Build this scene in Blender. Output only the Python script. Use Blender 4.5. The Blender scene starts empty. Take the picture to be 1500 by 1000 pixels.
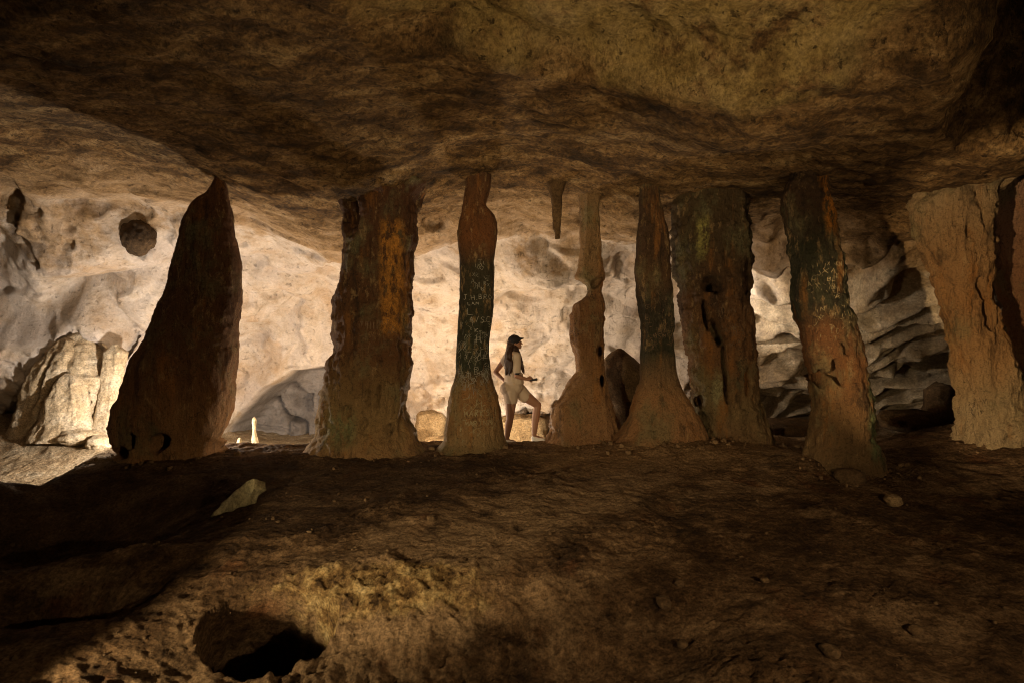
import bpy, bmesh, math, random
import numpy as np
from mathutils import Vector, Matrix
from mathutils.bvhtree import BVHTree

# ------------------------------------------------------------------ camera, world, exposure
S = bpy.context.scene
COL = S.collection
EYE = 1.6                    # camera height, metres
F = 833.0                    # focal length in pixels of the 1500 px wide photograph
cam = bpy.data.cameras.new('camera'); cam.lens = 20.0; cam.sensor_width = 36.0
cam.clip_start = 0.05; cam.clip_end = 200
cob = bpy.data.objects.new('camera', cam); COL.objects.link(cob)
cob.location = (0, 0, EYE); cob.rotation_euler = (math.radians(90), 0, 0)
S.camera = cob
S.view_settings.view_transform = 'Standard'; S.view_settings.look = 'None'
S.view_settings.exposure = 0.45; S.view_settings.gamma = 1.0
w = bpy.data.worlds.new('World'); S.world = w; w.use_nodes = True
wt = w.node_tree; bg = wt.nodes['Background']
sky = wt.nodes.new('ShaderNodeTexSky'); sky.sky_type = 'NISHITA'; sky.sun_disc = False
sky.sun_elevation = math.radians(-4); sky.sun_rotation = math.radians(180)
wt.links.new(sky.outputs[0], bg.inputs[0]); bg.inputs[1].default_value = 0.001   # deep in a cave: no daylight
S.cycles.max_bounces = 6; S.cycles.diffuse_bounces = 4; S.cycles.glossy_bounces = 2
S.cycles.use_denoising = True; S.cycles.filter_width = 1.0
S.cycles.sample_clamp_indirect = 4.0

LAMPS = [   # label, position, aim, watts, colour, spot degrees (None = bare bulb), blend, radius
    ('small black floodlight on the floor behind the dark tapering pillar', (-5.60, 9.0, 0.32), None, 350, (1.0, .86, .72), None, 0, .06),
    ('small black floodlight behind the wide rust streaked pillar', (-2.40, 10.7, 0.05), None, 180, (1.0, .70, .42), None, 0, .06),
    ('small black floodlight in the dip behind the slim written pillar', (-0.50, 10.9, -0.50), None, 270, (1.0, .82, .62), None, 0, .06),
    ('small black floodlight on a pole behind the slender black pillar', (3.0, 12.0, 2.35), (9.0, 12.6, 3.05), 290, (1.0, .84, .68), 60, .45, .03),
    ('small black floodlight on the near floor aimed at the pillars', (-2.9, 0.3, 1.25), (0.55, 8.5, 1.2), 620, (1.0, .74, .42), 50, .22, .04),
    ('small black floodlight added unseen on the near floor to rake the broken yellow slope', (-3.0, 2.7, -0.20), (-0.3, 5.0, -0.2), 130, (1.0, .74, .42), 75, .5, .03),  # added lamp, out of view: lights the slope while the pit stays dark
    ('small black floodlight on the near floor aimed at the far pillar', (-2.5, 0.1, 0.75), (7.6, 7.8, 2.2), 2900, (1.0, .68, .36), 24, .35, .05),
    ('small black floodlight added unseen on the near floor as fill for the roof', (1.6, 0.6, 0.35), (0.6, 5.0, 4.1), 360, (1.0, .72, .38), 72, .8, .08),  # unseen fill, added to brighten the roof
    ('small black floodlight added unseen on a tall stand as fill for the row of pillars', (3.4, -0.6, 1.7), (-0.2, 8.0, 1.9), 480, (1.0, .69, .38), 96, .8, .05),  # unseen front fill, added to lift the pillars evenly
]

# ------------------------------------------------------------------ helpers
rng = random.Random(7)
def pix(px, py, Y):
    return Vector(((px - 750) / F * Y, Y, EYE + (500 - py) / F * Y))

def sstep(a, b, x):
    t = np.clip((x - a) / (b - a), 0, 1); return t * t * (3 - 2 * t)

def _h(ix, iy, iz, seed):
    h = (ix * np.uint32(374761393) + iy * np.uint32(668265263) + iz * np.uint32(2147483647 & 0x7feb352d) + np.uint32((seed * 2654435761) & 0xffffffff)).astype(np.uint32)
    h = (h ^ (h >> np.uint32(13))) * np.uint32(1274126177)
    h = (h ^ (h >> np.uint32(16))) * np.uint32(2246822519)
    return h ^ (h >> np.uint32(15))

def noise(x, y, z, seed=0):
    """gradient noise, about -1..1, on numpy arrays"""
    x = np.asarray(x, np.float32); y = np.asarray(y, np.float32); z = np.asarray(z, np.float32)
    x, y, z = np.broadcast_arrays(x, y, z)
    fx, fy, fz = np.floor(x), np.floor(y), np.floor(z)
    X = fx.astype(np.int32).astype(np.uint32); Y = fy.astype(np.int32).astype(np.uint32); Z = fz.astype(np.int32).astype(np.uint32)
    dx, dy, dz = x - fx, y - fy, z - fz
    u = dx * dx * dx * (dx * (dx * 6 - 15) + 10); v = dy * dy * dy * (dy * (dy * 6 - 15) + 10); t = dz * dz * dz * (dz * (dz * 6 - 15) + 10)
    out = 0
    for a in (0, 1):
        wa = u if a else 1 - u
        for b in (0, 1):
            wb = wa * (v if b else 1 - v)
            for c in (0, 1):
                h = _h(X + np.uint32(a), Y + np.uint32(b), Z + np.uint32(c), seed)
                gx = (h & np.uint32(1023)).astype(np.float32) / 511.5 - 1
                gy = ((h >> np.uint32(10)) & np.uint32(1023)).astype(np.float32) / 511.5 - 1
                gz = ((h >> np.uint32(20)) & np.uint32(1023)).astype(np.float32) / 511.5 - 1
                out = out + wb * (t if c else 1 - t) * (gx * (dx - a) + gy * (dy - b) + gz * (dz - c))
    return out * 1.5

def fbm(x, y, z, octv=4, seed=0, gain=.5, lac=2.03, ridged=False):
    s = 0; amp = 1.0; tot = 0; f = 1.0
    for i in range(octv):
        n = noise(x * f, y * f, z * f, seed + i * 17)
        if ridged: n = 1 - 2 * np.abs(n)
        s = s + amp * n; tot += amp; amp *= gain; f *= lac
    return s / tot

def raw_mesh(name, V, Fq):
    """V (n,3) array, Fq (m,4) or (m,3) index array"""
    me = bpy.data.meshes.new(name); k = Fq.shape[1]
    me.vertices.add(len(V)); me.vertices.foreach_set('co', np.ascontiguousarray(V, np.float32).ravel())
    me.loops.add(Fq.size); me.loops.foreach_set('vertex_index', np.ascontiguousarray(Fq, np.int32).ravel())
    me.polygons.add(len(Fq)); me.polygons.foreach_set('loop_start', np.arange(0, Fq.size, k, dtype=np.int32))
    me.polygons.foreach_set('use_smooth', np.ones(len(Fq), bool))
    me.update(calc_edges=True); me.validate()
    return me

def grid_faces(nr, nc, wrap=False):
    i = np.arange(nr - 1)[:, None]; j = np.arange(nc if wrap else nc - 1)[None, :]
    j2 = (j + 1) % nc
    a = i * nc + j; b = i * nc + j2; c = (i + 1) * nc + j2; d = (i + 1) * nc + j
    return np.stack([a, b, c, d], -1).reshape(-1, 4)

def put(name, me, mat, parent=None):
    o = bpy.data.objects.new(name, me); COL.objects.link(o)
    if mat is not None:
        me.materials.clear(); me.materials.append(mat)
    if parent is not None: o.parent = parent
    return o

def tag(o, label=None, cat=None, group=None, kind=None):
    if label: o['label'] = label
    if cat: o['category'] = cat
    if group: o['group'] = group
    if kind: o['kind'] = kind
    return o

def empty(name, loc):
    o = bpy.data.objects.new(name, None); COL.objects.link(o); o.location = loc; o.empty_display_size = .1
    return o

# ------------------------------------------------------------------ materials
class NT:
    def __init__(s, name, rough=.9, spec=.25):
        s.m = bpy.data.materials.new(name); s.m.use_nodes = True
        s.t = s.m.node_tree; s.b = s.t.nodes['Principled BSDF']
        s.b.inputs['Roughness'].default_value = rough; s.b.inputs['Specular IOR Level'].default_value = spec
        s.pos = s.t.nodes.new('ShaderNodeNewGeometry').outputs['Position']
    def n(s, kind, **kw):
        nd = s.t.nodes.new(kind)
        for k, v in kw.items():
            if k in nd.inputs: s.set(nd.inputs[k], v)
            else: setattr(nd, k, v)
        return nd
    def set(s, sock, v):
        if hasattr(v, 'is_output'): s.t.links.new(v, sock)
        elif isinstance(v, tuple) and len(v) == 3 and sock.type == 'RGBA': sock.default_value = (*v, 1)
        else: sock.default_value = v
    def vec(s, scale, rot=(0, 0, 0), src=None):
        mp = s.n('ShaderNodeMapping'); s.set(mp.inputs['Vector'], src or s.pos)
        mp.inputs['Scale'].default_value = scale; mp.inputs['Rotation'].default_value = rot
        return mp.outputs[0]
    def noise(s, scale, vec=None, detail=5, rough=.6, dist=0):
        nd = s.n('ShaderNodeTexNoise'); s.set(nd.inputs['Vector'], vec or s.pos)
        nd.inputs['Scale'].default_value = scale; nd.inputs['Detail'].default_value = detail
        nd.inputs['Roughness'].default_value = rough; nd.inputs['Distortion'].default_value = dist
        return nd.outputs['Fac']
    def vor(s, scale, vec=None, feature='F1'):
        nd = s.n('ShaderNodeTexVoronoi', feature=feature); s.set(nd.inputs['Vector'], vec or s.pos)
        nd.inputs['Scale'].default_value = scale
        return nd.outputs['Distance']
    def math(s, op, a, b=0.0, clamp=False):
        nd = s.n('ShaderNodeMath', operation=op, use_clamp=clamp); s.set(nd.inputs[0], a); s.set(nd.inputs[1], b)
        return nd.outputs[0]
    def step(s, x, lo, hi):
        nd = s.n('ShaderNodeMapRange', interpolation_type='SMOOTHSTEP'); s.set(nd.inputs['Value'], x)
        nd.inputs['From Min'].default_value = lo; nd.inputs['From Max'].default_value = hi
        return nd.outputs[0]
    def ramp(s, x, stops):
        nd = s.n('ShaderNodeValToRGB'); s.set(nd.inputs[0], x); e = nd.color_ramp.elements
        while len(e) > 1: e.remove(e[0])
        e[0].position = stops[0][0]; e[0].color = (*stops[0][1], 1)
        for p, c in stops[1:]:
            k = e.new(p); k.color = (*c, 1)
        return nd.outputs[0]
    def mix(s, f, a, b):
        nd = s.n('ShaderNodeMix', data_type='RGBA'); s.set(nd.inputs[0], f); s.set(nd.inputs[6], a); s.set(nd.inputs[7], b)
        return nd.outputs[2]
    def xyz(s):
        nd = s.n('ShaderNodeSeparateXYZ'); s.set(nd.inputs[0], s.pos); return nd.outputs
    def bump(s, h, strength, dist, prev=None):
        nd = s.n('ShaderNodeBump'); s.set(nd.inputs['Height'], h)
        nd.inputs['Strength'].default_value = strength; nd.inputs['Distance'].default_value = dist
        if prev is not None: s.t.links.new(prev, nd.inputs['Normal'])
        return nd.outputs[0]
    def grit(s, col, scale, lo, hi, detail=4):
        """crisp grain: multiplies the colour by lo..hi"""
        g = s.noise(scale, detail=detail, rough=.8)
        mr = s.n('ShaderNodeMapRange'); s.set(mr.inputs['Value'], g)
        mr.inputs['From Min'].default_value = .36; mr.inputs['From Max'].default_value = .64
        mr.inputs['To Min'].default_value = lo; mr.inputs['To Max'].default_value = hi
        v = s.n('ShaderNodeVectorMath', operation='SCALE'); s.set(v.inputs[0], col); s.set(v.inputs['Scale'], mr.outputs[0])
        return v.outputs[0]
    def done(s, col, normal=None):
        s.set(s.b.inputs['Base Color'], col)
        if normal is not None: s.t.links.new(normal, s.b.inputs['Normal'])
        return s.m

def plain(name, col, rough=.6, spec=.4, grain=0.0, scale=60):
    k = NT(name, rough, spec)
    if grain:
        f = k.noise(scale)
        c = k.mix(f, tuple(x * (1 - grain) for x in col), tuple(min(1, x * (1 + grain)) for x in col))
        return k.done(c, k.bump(k.noise(scale * 1.5), .3, .003))
    return k.done(col)

def rock_bump(k, s=1.0, amt=1.0):
    return k.bump(k.noise(7 * s, detail=7, rough=.74), .9 * amt, .09)

def shell_material():
    k = NT('cave limestone', .88, .22)
    x, y, z = k.xyz()
    big = k.noise(.7, detail=4); mid = k.noise(2.6, detail=6, rough=.65); fine = k.noise(14, detail=6, rough=.7)
    # pale washed limestone of the lit back wall
    pale = k.ramp(mid, [(.28, (.40, .31, .22)), (.43, (.56, .48, .39)), (.56, (.64, .57, .50)), (.72, (.52, .43, .32))])
    och = k.step(k.noise(.9, detail=6, rough=.62, dist=.6), .47, .64)
    pale = k.mix(k.math('MULTIPLY', och, .5), pale, (.42, .27, .13))
    grey = k.step(k.noise(.55, k.vec((1, 1, 1.3)), detail=3), .50, .62)
    pale = k.mix(k.math('MULTIPLY', grey, .5), pale, (.50, .45, .42))
    # thin dark cracks and soot specks
    spk = k.math('MULTIPLY', k.step(k.noise(5, detail=8, rough=.78), .56, .66), k.step(k.noise(1.2, detail=3), .48, .64))
    pale = k.mix(k.math('MULTIPLY', spk, .6), pale, (.15, .10, .06))
    hx = k.step(k.math('ABSOLUTE', k.math('SUBTRACT', x, -5.3)), 2.6, 1.9)
    hz = k.math('MULTIPLY', k.step(y, 12.9, 13.3), k.step(z, 1.25, .95))
    gcol = k.ramp(mid, [(.3, (.16, .14, .125)), (.5, (.26, .235, .215)), (.7, (.33, .30, .28))])
    pale = k.mix(k.math('MULTIPLY', hx, hz), pale, gcol)
    buff = k.ramp(k.noise(1.8, k.vec((1, 1, 2), (0, .5, 0)), detail=6, rough=.66), [(.32, (.22, .16, .095)), (.48, (.44, .34, .205)), (.64, (.58, .48, .32))])
    buff = k.grit(buff, 17, .55, 1.4, 6)
    pale = k.mix(k.math('MULTIPLY', k.step(x, 4.4, 5.6), .8), pale, buff)
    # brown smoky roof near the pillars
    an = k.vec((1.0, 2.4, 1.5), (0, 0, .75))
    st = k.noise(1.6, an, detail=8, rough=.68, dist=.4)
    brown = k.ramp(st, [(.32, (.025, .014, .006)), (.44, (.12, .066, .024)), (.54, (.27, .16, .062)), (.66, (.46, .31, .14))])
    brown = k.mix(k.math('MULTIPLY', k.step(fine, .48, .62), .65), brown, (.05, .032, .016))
    # yellow dome of cleaner rock overhead
    dx = k.math('SUBTRACT', x, .9); dy = k.math('SUBTRACT', y, 4.1)
    r = k.math('ADD', k.math('MULTIPLY', k.math('MULTIPLY', dx, dx), .16), k.math('MULTIPLY', k.math('MULTIPLY', dy, dy), .62))
    dome = k.math('MULTIPLY', k.step(k.noise(2.1, detail=7, rough=.7), .36, .50), k.step(k.math('ADD', r, k.math('MULTIPLY', k.math('SUBTRACT', big, .5), 1.2)), 1.0, .62))
    yel = k.ramp(mid, [(.32, (.20, .13, .045)), (.46, (.40, .29, .105)), (.58, (.47, .35, .15)), (.7, (.26, .18, .07))])
    brown = k.mix(k.math('MULTIPLY', dome, .9), brown, yel)
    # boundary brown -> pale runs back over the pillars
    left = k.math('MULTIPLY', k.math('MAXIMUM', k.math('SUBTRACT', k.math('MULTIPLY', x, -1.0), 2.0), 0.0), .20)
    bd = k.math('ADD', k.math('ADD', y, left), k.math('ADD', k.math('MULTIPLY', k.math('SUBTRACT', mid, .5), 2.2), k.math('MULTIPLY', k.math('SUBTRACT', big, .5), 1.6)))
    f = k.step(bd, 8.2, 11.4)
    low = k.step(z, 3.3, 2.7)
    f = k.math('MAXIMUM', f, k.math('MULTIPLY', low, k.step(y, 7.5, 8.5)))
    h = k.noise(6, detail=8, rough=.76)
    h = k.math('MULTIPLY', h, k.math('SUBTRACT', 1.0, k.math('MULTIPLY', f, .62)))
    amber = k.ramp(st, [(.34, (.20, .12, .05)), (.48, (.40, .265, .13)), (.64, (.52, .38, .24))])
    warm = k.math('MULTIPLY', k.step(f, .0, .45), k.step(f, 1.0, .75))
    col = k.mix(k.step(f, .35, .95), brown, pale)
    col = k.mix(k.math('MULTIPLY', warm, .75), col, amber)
    pit = k.math('MULTIPLY', k.step(k.noise(11, detail=4, rough=.7), .60, .67), k.math('SUBTRACT', 1.0, k.math('MULTIPLY', f, .6)))
    col = k.mix(k.math('MULTIPLY', pit, .7), col, (.03, .018, .009))
    h = k.math('SUBTRACT', h, k.math('MULTIPLY', pit, .2))
    col = k.mix(k.math('MULTIPLY', f, .72), k.grit(col, 24, .60, 1.40), col)
    return k.done(col, k.bump(h, 1.0, .20))

def ground_material():
    k = NT('cave earth', .93, .15)
    x, y, z = k.xyz()
    big = k.noise(.8, detail=4); mid = k.noise(3.2, detail=7, rough=.68); fine = k.noise(24, detail=6, rough=.72)
    soil = k.ramp(mid, [(.30, (.035, .020, .010)), (.45, (.10, .058, .027)), (.57, (.19, .115, .056)), (.70, (.34, .225, .12))])
    soil = k.mix(k.math('MULTIPLY', k.step(fine, .5, .66), .5), soil, (.035, .02, .011))
    dust = k.math('MULTIPLY', k.step(k.noise(1.3, k.vec((1, 1.5, 1)), detail=6, rough=.62, dist=.5), .50, .66), .75)
    soil = k.mix(dust, soil, (.33, .22, .12))
    red = k.math('MULTIPLY', k.step(k.noise(1.9, detail=4), .58, .7), .5)
    soil = k.mix(red, soil, (.16, .065, .025))
    # light pool painted paler into the soil, ragged edge; shade beside it painted darker
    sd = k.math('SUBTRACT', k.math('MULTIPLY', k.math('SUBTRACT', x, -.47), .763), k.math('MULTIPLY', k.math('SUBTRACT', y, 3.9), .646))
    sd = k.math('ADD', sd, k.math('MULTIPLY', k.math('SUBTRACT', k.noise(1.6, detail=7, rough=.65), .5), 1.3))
    pool_tint = k.math('MULTIPLY', k.step(sd, .12, -.06), k.step(sd, -1.5, -.6))
    pool_tint = k.math('MULTIPLY', pool_tint, k.math('MULTIPLY', k.step(y, 7.6, 6.4), k.step(mid, .32, .5)))
    soil = k.mix(k.math('MULTIPLY', pool_tint, .75), soil, (.36, .245, .135))
    shade_tint = k.math('MULTIPLY', k.step(sd, -1.2, -1.9), k.math('MULTIPLY', k.step(y, 4.7, 5.2), k.step(y, 8.2, 7.2)))
    soil = k.mix(k.math('MULTIPLY', shade_tint, .6), soil, (.05, .028, .014))
    # bare yellow rock where the near slope breaks
    dx = k.math('SUBTRACT', x, -.95); dy = k.math('SUBTRACT', y, 4.22)
    r = k.math('ADD', k.math('MULTIPLY', k.math('MULTIPLY', dx, dx), .9), k.math('MULTIPLY', k.math('MULTIPLY', dy, dy), 14.0))
    lip = k.step(k.math('ADD', r, k.math('MULTIPLY', k.math('SUBTRACT', mid, .5), 2.2)), 1.0, .35)
    och = k.ramp(k.noise(7, detail=6, rough=.7), [(.36, (.05, .028, .012)), (.47, (.26, .16, .06)), (.56, (.46, .33, .14)), (.68, (.60, .47, .24))])
    soil = k.mix(k.math('MULTIPLY', lip, .9), soil, och)
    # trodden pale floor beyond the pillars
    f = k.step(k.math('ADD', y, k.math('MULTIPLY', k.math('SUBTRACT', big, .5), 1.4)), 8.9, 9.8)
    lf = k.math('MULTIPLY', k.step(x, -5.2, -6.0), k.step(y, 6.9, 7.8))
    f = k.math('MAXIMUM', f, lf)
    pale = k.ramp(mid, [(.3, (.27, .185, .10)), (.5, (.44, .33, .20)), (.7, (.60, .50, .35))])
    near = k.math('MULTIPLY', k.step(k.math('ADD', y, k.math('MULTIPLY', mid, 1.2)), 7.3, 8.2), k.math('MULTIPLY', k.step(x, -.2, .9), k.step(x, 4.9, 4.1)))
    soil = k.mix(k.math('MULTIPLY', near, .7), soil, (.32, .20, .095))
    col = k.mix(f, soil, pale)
    col = k.grit(col, 38, .45, 1.55, 5)
    h = k.math('ADD', k.noise(7, detail=9, rough=.78), k.math('MULTIPLY', k.vor(16), .35))
    b = k.bump(h, 1.0, .16)
    return k.done(col, b)

def pillar_material(name, stops, z0, z1, streak=None, patch=None, amt=1.0, warp=.30):
    """stops: colours up the pillar; streak: (colour, x centre, half width, zlo, zhi); patch likewise"""
    k = NT(name, .82, .3)
    x, y, z = k.xyz()
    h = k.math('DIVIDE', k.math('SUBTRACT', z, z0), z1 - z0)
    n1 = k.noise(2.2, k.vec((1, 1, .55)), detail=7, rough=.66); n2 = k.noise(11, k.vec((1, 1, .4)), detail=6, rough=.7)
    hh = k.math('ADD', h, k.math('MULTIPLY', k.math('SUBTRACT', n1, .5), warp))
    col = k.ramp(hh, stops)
    dark = k.step(k.noise(3.2, k.vec((1.4, 1.4, .28)), detail=7, rough=.68, dist=.3), .52, .68)
    col = k.mix(k.math('MULTIPLY', dark, .72), col, (.018, .011, .006))
    rust = k.step(k.noise(2.7, k.vec((1.6, 1.6, .25), (0, 0, 1)), detail=6, rough=.6), .55, .70)
    col = k.mix(k.math('MULTIPLY', rust, .55), col, (.42, .175, .035))
    lite = k.step(n2, .54, .68)
    col = k.mix(k.math('MULTIPLY', lite, .55), col, (.47, .31, .14))
    n3 = k.step(k.noise(26, detail=5, rough=.75), .50, .64)
    col = k.mix(k.math('MULTIPLY', n3, .55), col, (.02, .013, .008))
    gr = k.step(k.noise(1.7, k.vec((1, 1, .6), (.4, 0, .3)), detail=6, rough=.66), .50, .66)
    col = k.mix(k.math('MULTIPLY', gr, .55), col, (.18, .175, .085))
    ck = k.noise(2.2, k.vec((1.5, 1.5, .45)), detail=8, rough=.66, dist=.3)
    ck = k.step(k.math('ABSOLUTE', k.math('SUBTRACT', ck, .5)), .012, .002)
    ck = k.math('MULTIPLY', ck, k.step(k.noise(1.4, detail=3), .48, .62))
    col = k.mix(k.math('MULTIPLY', ck, .75), col, (.02, .012, .007))
    for sp in (streak, patch):
        if not sp: continue
        c, xc, hw, zl, zh = sp
        d = k.math('ABSOLUTE', k.math('SUBTRACT', k.math('ADD', x, k.math('MULTIPLY', k.math('SUBTRACT', n1, .5), .25)), xc))
        f = k.math('MULTIPLY', k.step(d, hw, hw * .35), k.math('MULTIPLY', k.step(z, zl, zl + .25), k.step(z, zh, zh - .25)))
        f = k.math('MULTIPLY', f, k.step(n2, .38, .55))
        col = k.mix(k.math('MULTIPLY', f, .9), col, c)
    col = k.grit(col, 26, .55, 1.5)
    b = k.bump(k.noise(7, k.vec((1.3, 1.3, .6)), detail=8, rough=.76), 1.0, .20 * amt)
    return k.done(col, b)

def boulder_material(name, a, b_, c):
    k = NT(name, .88, .25)
    col = k.ramp(k.noise(3.0, detail=7, rough=.66), [(.3, a), (.5, b_), (.7, c)])
    col = k.mix(k.math('MULTIPLY', k.step(k.noise(16, detail=5, rough=.7), .54, .68), .4), col, tuple(v * .35 for v in a))
    return k.done(k.grit(col, 30, .6, 1.4), rock_bump(k, 1.2, .9))

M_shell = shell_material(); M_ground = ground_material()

# ------------------------------------------------------------------ roof height field
PILLAR_TOPS = [  # px, y of the junction with the roof, distance
    (322, 262, 8.1), (558, 300, 8.3), (700, 254, 8.4), (862, 296, 8.9), (952, 274, 8.3), (1040, 282, 8.4),
    (1185, 246, 7.0), (1420, 270, 7.8), (1520, 262, 8.5)]
ctl = []
for px_, py_, Y_ in PILLAR_TOPS:
    p = pix(px_, py_, Y_); ctl.append((p.x, p.y, p.z))
ctl += [(-8, 7.2, 4.15), (-6.5, 8.3, 4.2), (-3, 5.5, 4.0), (0, 6.3, 4.15), (0, 10.3, 3.58), (-3.3, 10.3, 3.30), (4, 10.3, 3.62), (-9, 10, 3.65), (-2.2, 6.4, 4.0), (-3.6, 8.3, 3.75), (-6, 10.3, 3.5), (2, 11.5, 3.35), (-1.5, 11.6, 3.2),
        (3.0, 5.8, 3.75), (8, 10, 3.45), (-3, 3, 4.15), (3, 3, 4.2), (0, 3.3, 4.35), (0, 0, 4.3), (-5, 0, 4.2), (5, 0, 4.3), (-8, 4, 4.1), (8, 4, 3.9),
        (-12, 12, 3.6), (12, 12, 3.4), (-12, 4, 3.7), (12, 4, 3.6), (0, 14, 3.0), (0, -5, 3.6)]
ctl = np.array(ctl)
BASE = 3.9; SG = 1.9
def _phi(X, Y, c): return np.exp(-((X[..., None] - c[:, 0]) ** 2 + (Y[..., None] - c[:, 1]) ** 2) / (2 * SG * SG))
_A = _phi(ctl[:, 0], ctl[:, 1], ctl)
_W = np.linalg.solve(_A + np.eye(len(ctl)) * .01, ctl[:, 2] - BASE)
def roof(X, Y):
    X = np.asarray(X, float); Y = np.asarray(Y, float)
    z = BASE + _phi(X, Y, ctl) @ _W
    n = noise(X * .9, Y * .9, 0 * X, 5) * .35
    # stepped rim of the yellow dome: higher rock on the near side
    rim = 5.25 - .10 * (X - .8) ** 2 + n
    z = z + .34 * sstep(rim + .10, rim - .18, Y) * sstep(-1.6, -.2, X) * sstep(4.6, 3.4, X)
    # bulge hanging beside it
    z = z - .22 * np.exp(-(((X - 2.45) / .75) ** 2 + ((Y - 5.6) / .75) ** 2))
    # black chimney going up at the near corner
    edge = 6.15 + n * .8 + .25 * noise(X * 2.2, Y * 2.2, 0 * X, 6)
    z = z + 3.2 * sstep(.73 * Y + n * 1.3, .73 * Y + 1.7 + n * 1.3, X) * sstep(edge, edge - .8, Y) * sstep(1.5, 2.6, Y) * sstep(10, 8.5, X)
    return z

# distance of the back wall for each direction x/y seen from the camera
T = np.array([-3, -1.6, -1.2, -.9, -.6, -.42, -.2, 0, .3, .48, .66, .84, 1.1, 1.5, 3.0])
DD = np.array([4, 9, 10.8, 11.6, 12.3, 13.4, 13.8, 13.8, 13.8, 13.6, 13.2, 12.2, 10.8, 9.0, 4.])
FO = 7.0
TA = T * DD / (DD + FO)

def shell():
    nc = 860
    a = np.linspace(-1.0, 1.0, nc)
    D = np.interp(a, TA, DD)
    D = np.convolve(np.pad(D, 30, 'edge'), np.ones(61) / 61, 'valid')
    px0 = 750 + F * a * (D + FO) / D
    nexp = np.interp(px0, [0, 500, 900, 1150, 1500], [2.2, 2.5, 2.5, 2.1, 2.1])
    R = np.interp(px0, [0, 500, 900, 1150, 1500], [4.4, 5.0, 5.0, 5.0, 5.0])
    Yc = D - R; zb = -1.3
    rows = []
    s1 = np.concatenate([np.linspace(0, .45, 30, endpoint=False), np.linspace(.45, 1, 250, endpoint=False)])
    for s in s1:
        Yv = -5 + (Yc + 5) * s
        rows.append(np.stack([a * (Yv + FO), Yv, roof(a * (Yv + FO), Yv)], -1))
    n_roof = len(s1)
    th = np.linspace(0, math.pi / 2, 330)
    for t in th:
        sn = math.sin(t); cs = max(math.cos(t), 0)
        Yv = Yc + R * sn ** (2 / nexp)
        C = roof(a * (Yv + FO), Yv)
        z = zb + (C - zb) * cs ** (2 / nexp)
        rows.append(np.stack([a * (Yv + FO), Yv, z], -1))
    P = np.stack(rows)                                   # nr,nc,3
    nr = P.shape[0]
    row = np.arange(nr)[:, None] + np.zeros(nc)[None]
    wall = sstep(n_roof - 25, n_roof + 90, row)           # 0 roof .. 1 wall
    X, Y, Z = P[..., 0], P[..., 1], P[..., 2]
    Ys = np.maximum(Y, .5)
    px = 750 + F * X / Ys; py = 500 - (Z - EYE) / Ys * F
    near = sstep(.8, 3, Y)
    du = np.gradient(P, axis=1); dv = np.gradient(P, axis=0)
    N = np.cross(du, dv); N /= np.linalg.norm(N, axis=-1, keepdims=True) + 1e-9
    c = np.array([0., 6, 1.5]) - P
    N *= np.sign((N * c).sum(-1, keepdims=True))          # towards the hollow
    # ---- roof relief: long smeared ripples, pits
    q = X * .75 + Y * .66; r = -X * .66 + Y * .75
    wv = fbm(X * .6, Y * .6, Z * .6, 3, 11)
    roofd = .13 * fbm(X * .75, Y * .75, Z * .75, 4, 21) + .075 * fbm(q * 1.1 + wv, r * 3.0 + wv, Z, 6, 31, .6, ridged=True) + .05 * fbm(X * 4, Y * 4, Z * 4, 5, 41, .62)
    # ---- wall relief: soft water-worn bulges with sharp creases
    wx = X + .6 * fbm(X * .5, Y * .5, Z * .5, 3, 51); wz = Z + .5 * fbm(X * .5 + 9, Y * .5, Z * .5, 3, 52)
    bil = np.abs(noise(wx * .42, Y * .42, wz * .5, 61)) * 1.0 + .30 * np.abs(noise(wx * 1.0 + 3, Y * 1.0, wz * 1.1, 64)) + .04 * np.abs(noise(wx * 2.3, Y * 2.3, wz * 2.4, 65))
    walld = .95 * (bil - .35) + .05 * fbm(wx * 2.2, Y * 2.2, wz * 2.2, 3, 62) + .075 * fbm(wx * 2.6, Y * 2.6, wz * 2.6, 5, 63, .62, ridged=True) * sstep(-.15, .35, noise(X * .8, Y * .8, Z * .8, 66))
    pn = 2.6 * fbm(wx * .55, Y * .55, wz * .75, 4, 67); fl_ = np.floor(pn); walld = walld + .11 * (fl_ + sstep(.86, 1.0, pn - fl_))
    # ledges of the far wall beyond the leaning pillar
    sc = sstep(1060, 1150, px) * sstep(300, 370, py - .05 * (px - 1150))
    v = (Z - .50 * X) * 1.35 + .9 * fbm(X * .7, Y * .7, Z * .9, 3, 71)
    u = X + .4 * Z
    b1 = fbm(u * .55, v * 1.0, Y * .3, 3, 72)
    lay = v * 1.25 + 1.0 * b1
    fr = lay - np.floor(lay)
    saw = np.where(fr < .66, sstep(0, .66, fr), 1 - sstep(.66, 1.0, fr))
    ledge = .75 * saw * (.55 + .9 * np.clip(fbm(u * .8, v * .5, 0 * u, 2, 73) + .35, 0, 1)) + .22 * np.abs(fbm(u * 1.3, v * 1.6, Y, 3, 74)) + .06 * fbm(u * 3, v * 3.5, Y, 4, 75, .62, ridged=True)
    walld = walld * (1 - .75 * sc) + ledge * sc
    # roughness near the floor of the middle wall: broken blocks
    blk = sstep(520, 600, py) * sstep(590, 640, px) * sstep(1060, 1000, px)
    cell = fbm(X * 1.7, Y * 1.2, Z * 1.7, 3, 81, ridged=True)
    walld = walld + blk * (.55 * sstep(.0, .55, cell) + .25 * sstep(560, 640, py))
    d = roofd * (1 - wall) + walld * wall
    # big shelf of flowstone low on the near side wall
    ye = 432 + 12 * np.sin(px * .03) + np.maximum(px - 120, 0) * .55 + 14 * fbm(X * 1.2, Y, Z, 2, 91)
    shelf = sstep(ye - 4, ye + 26, py) * sstep(238, 190, px) * wall
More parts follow.
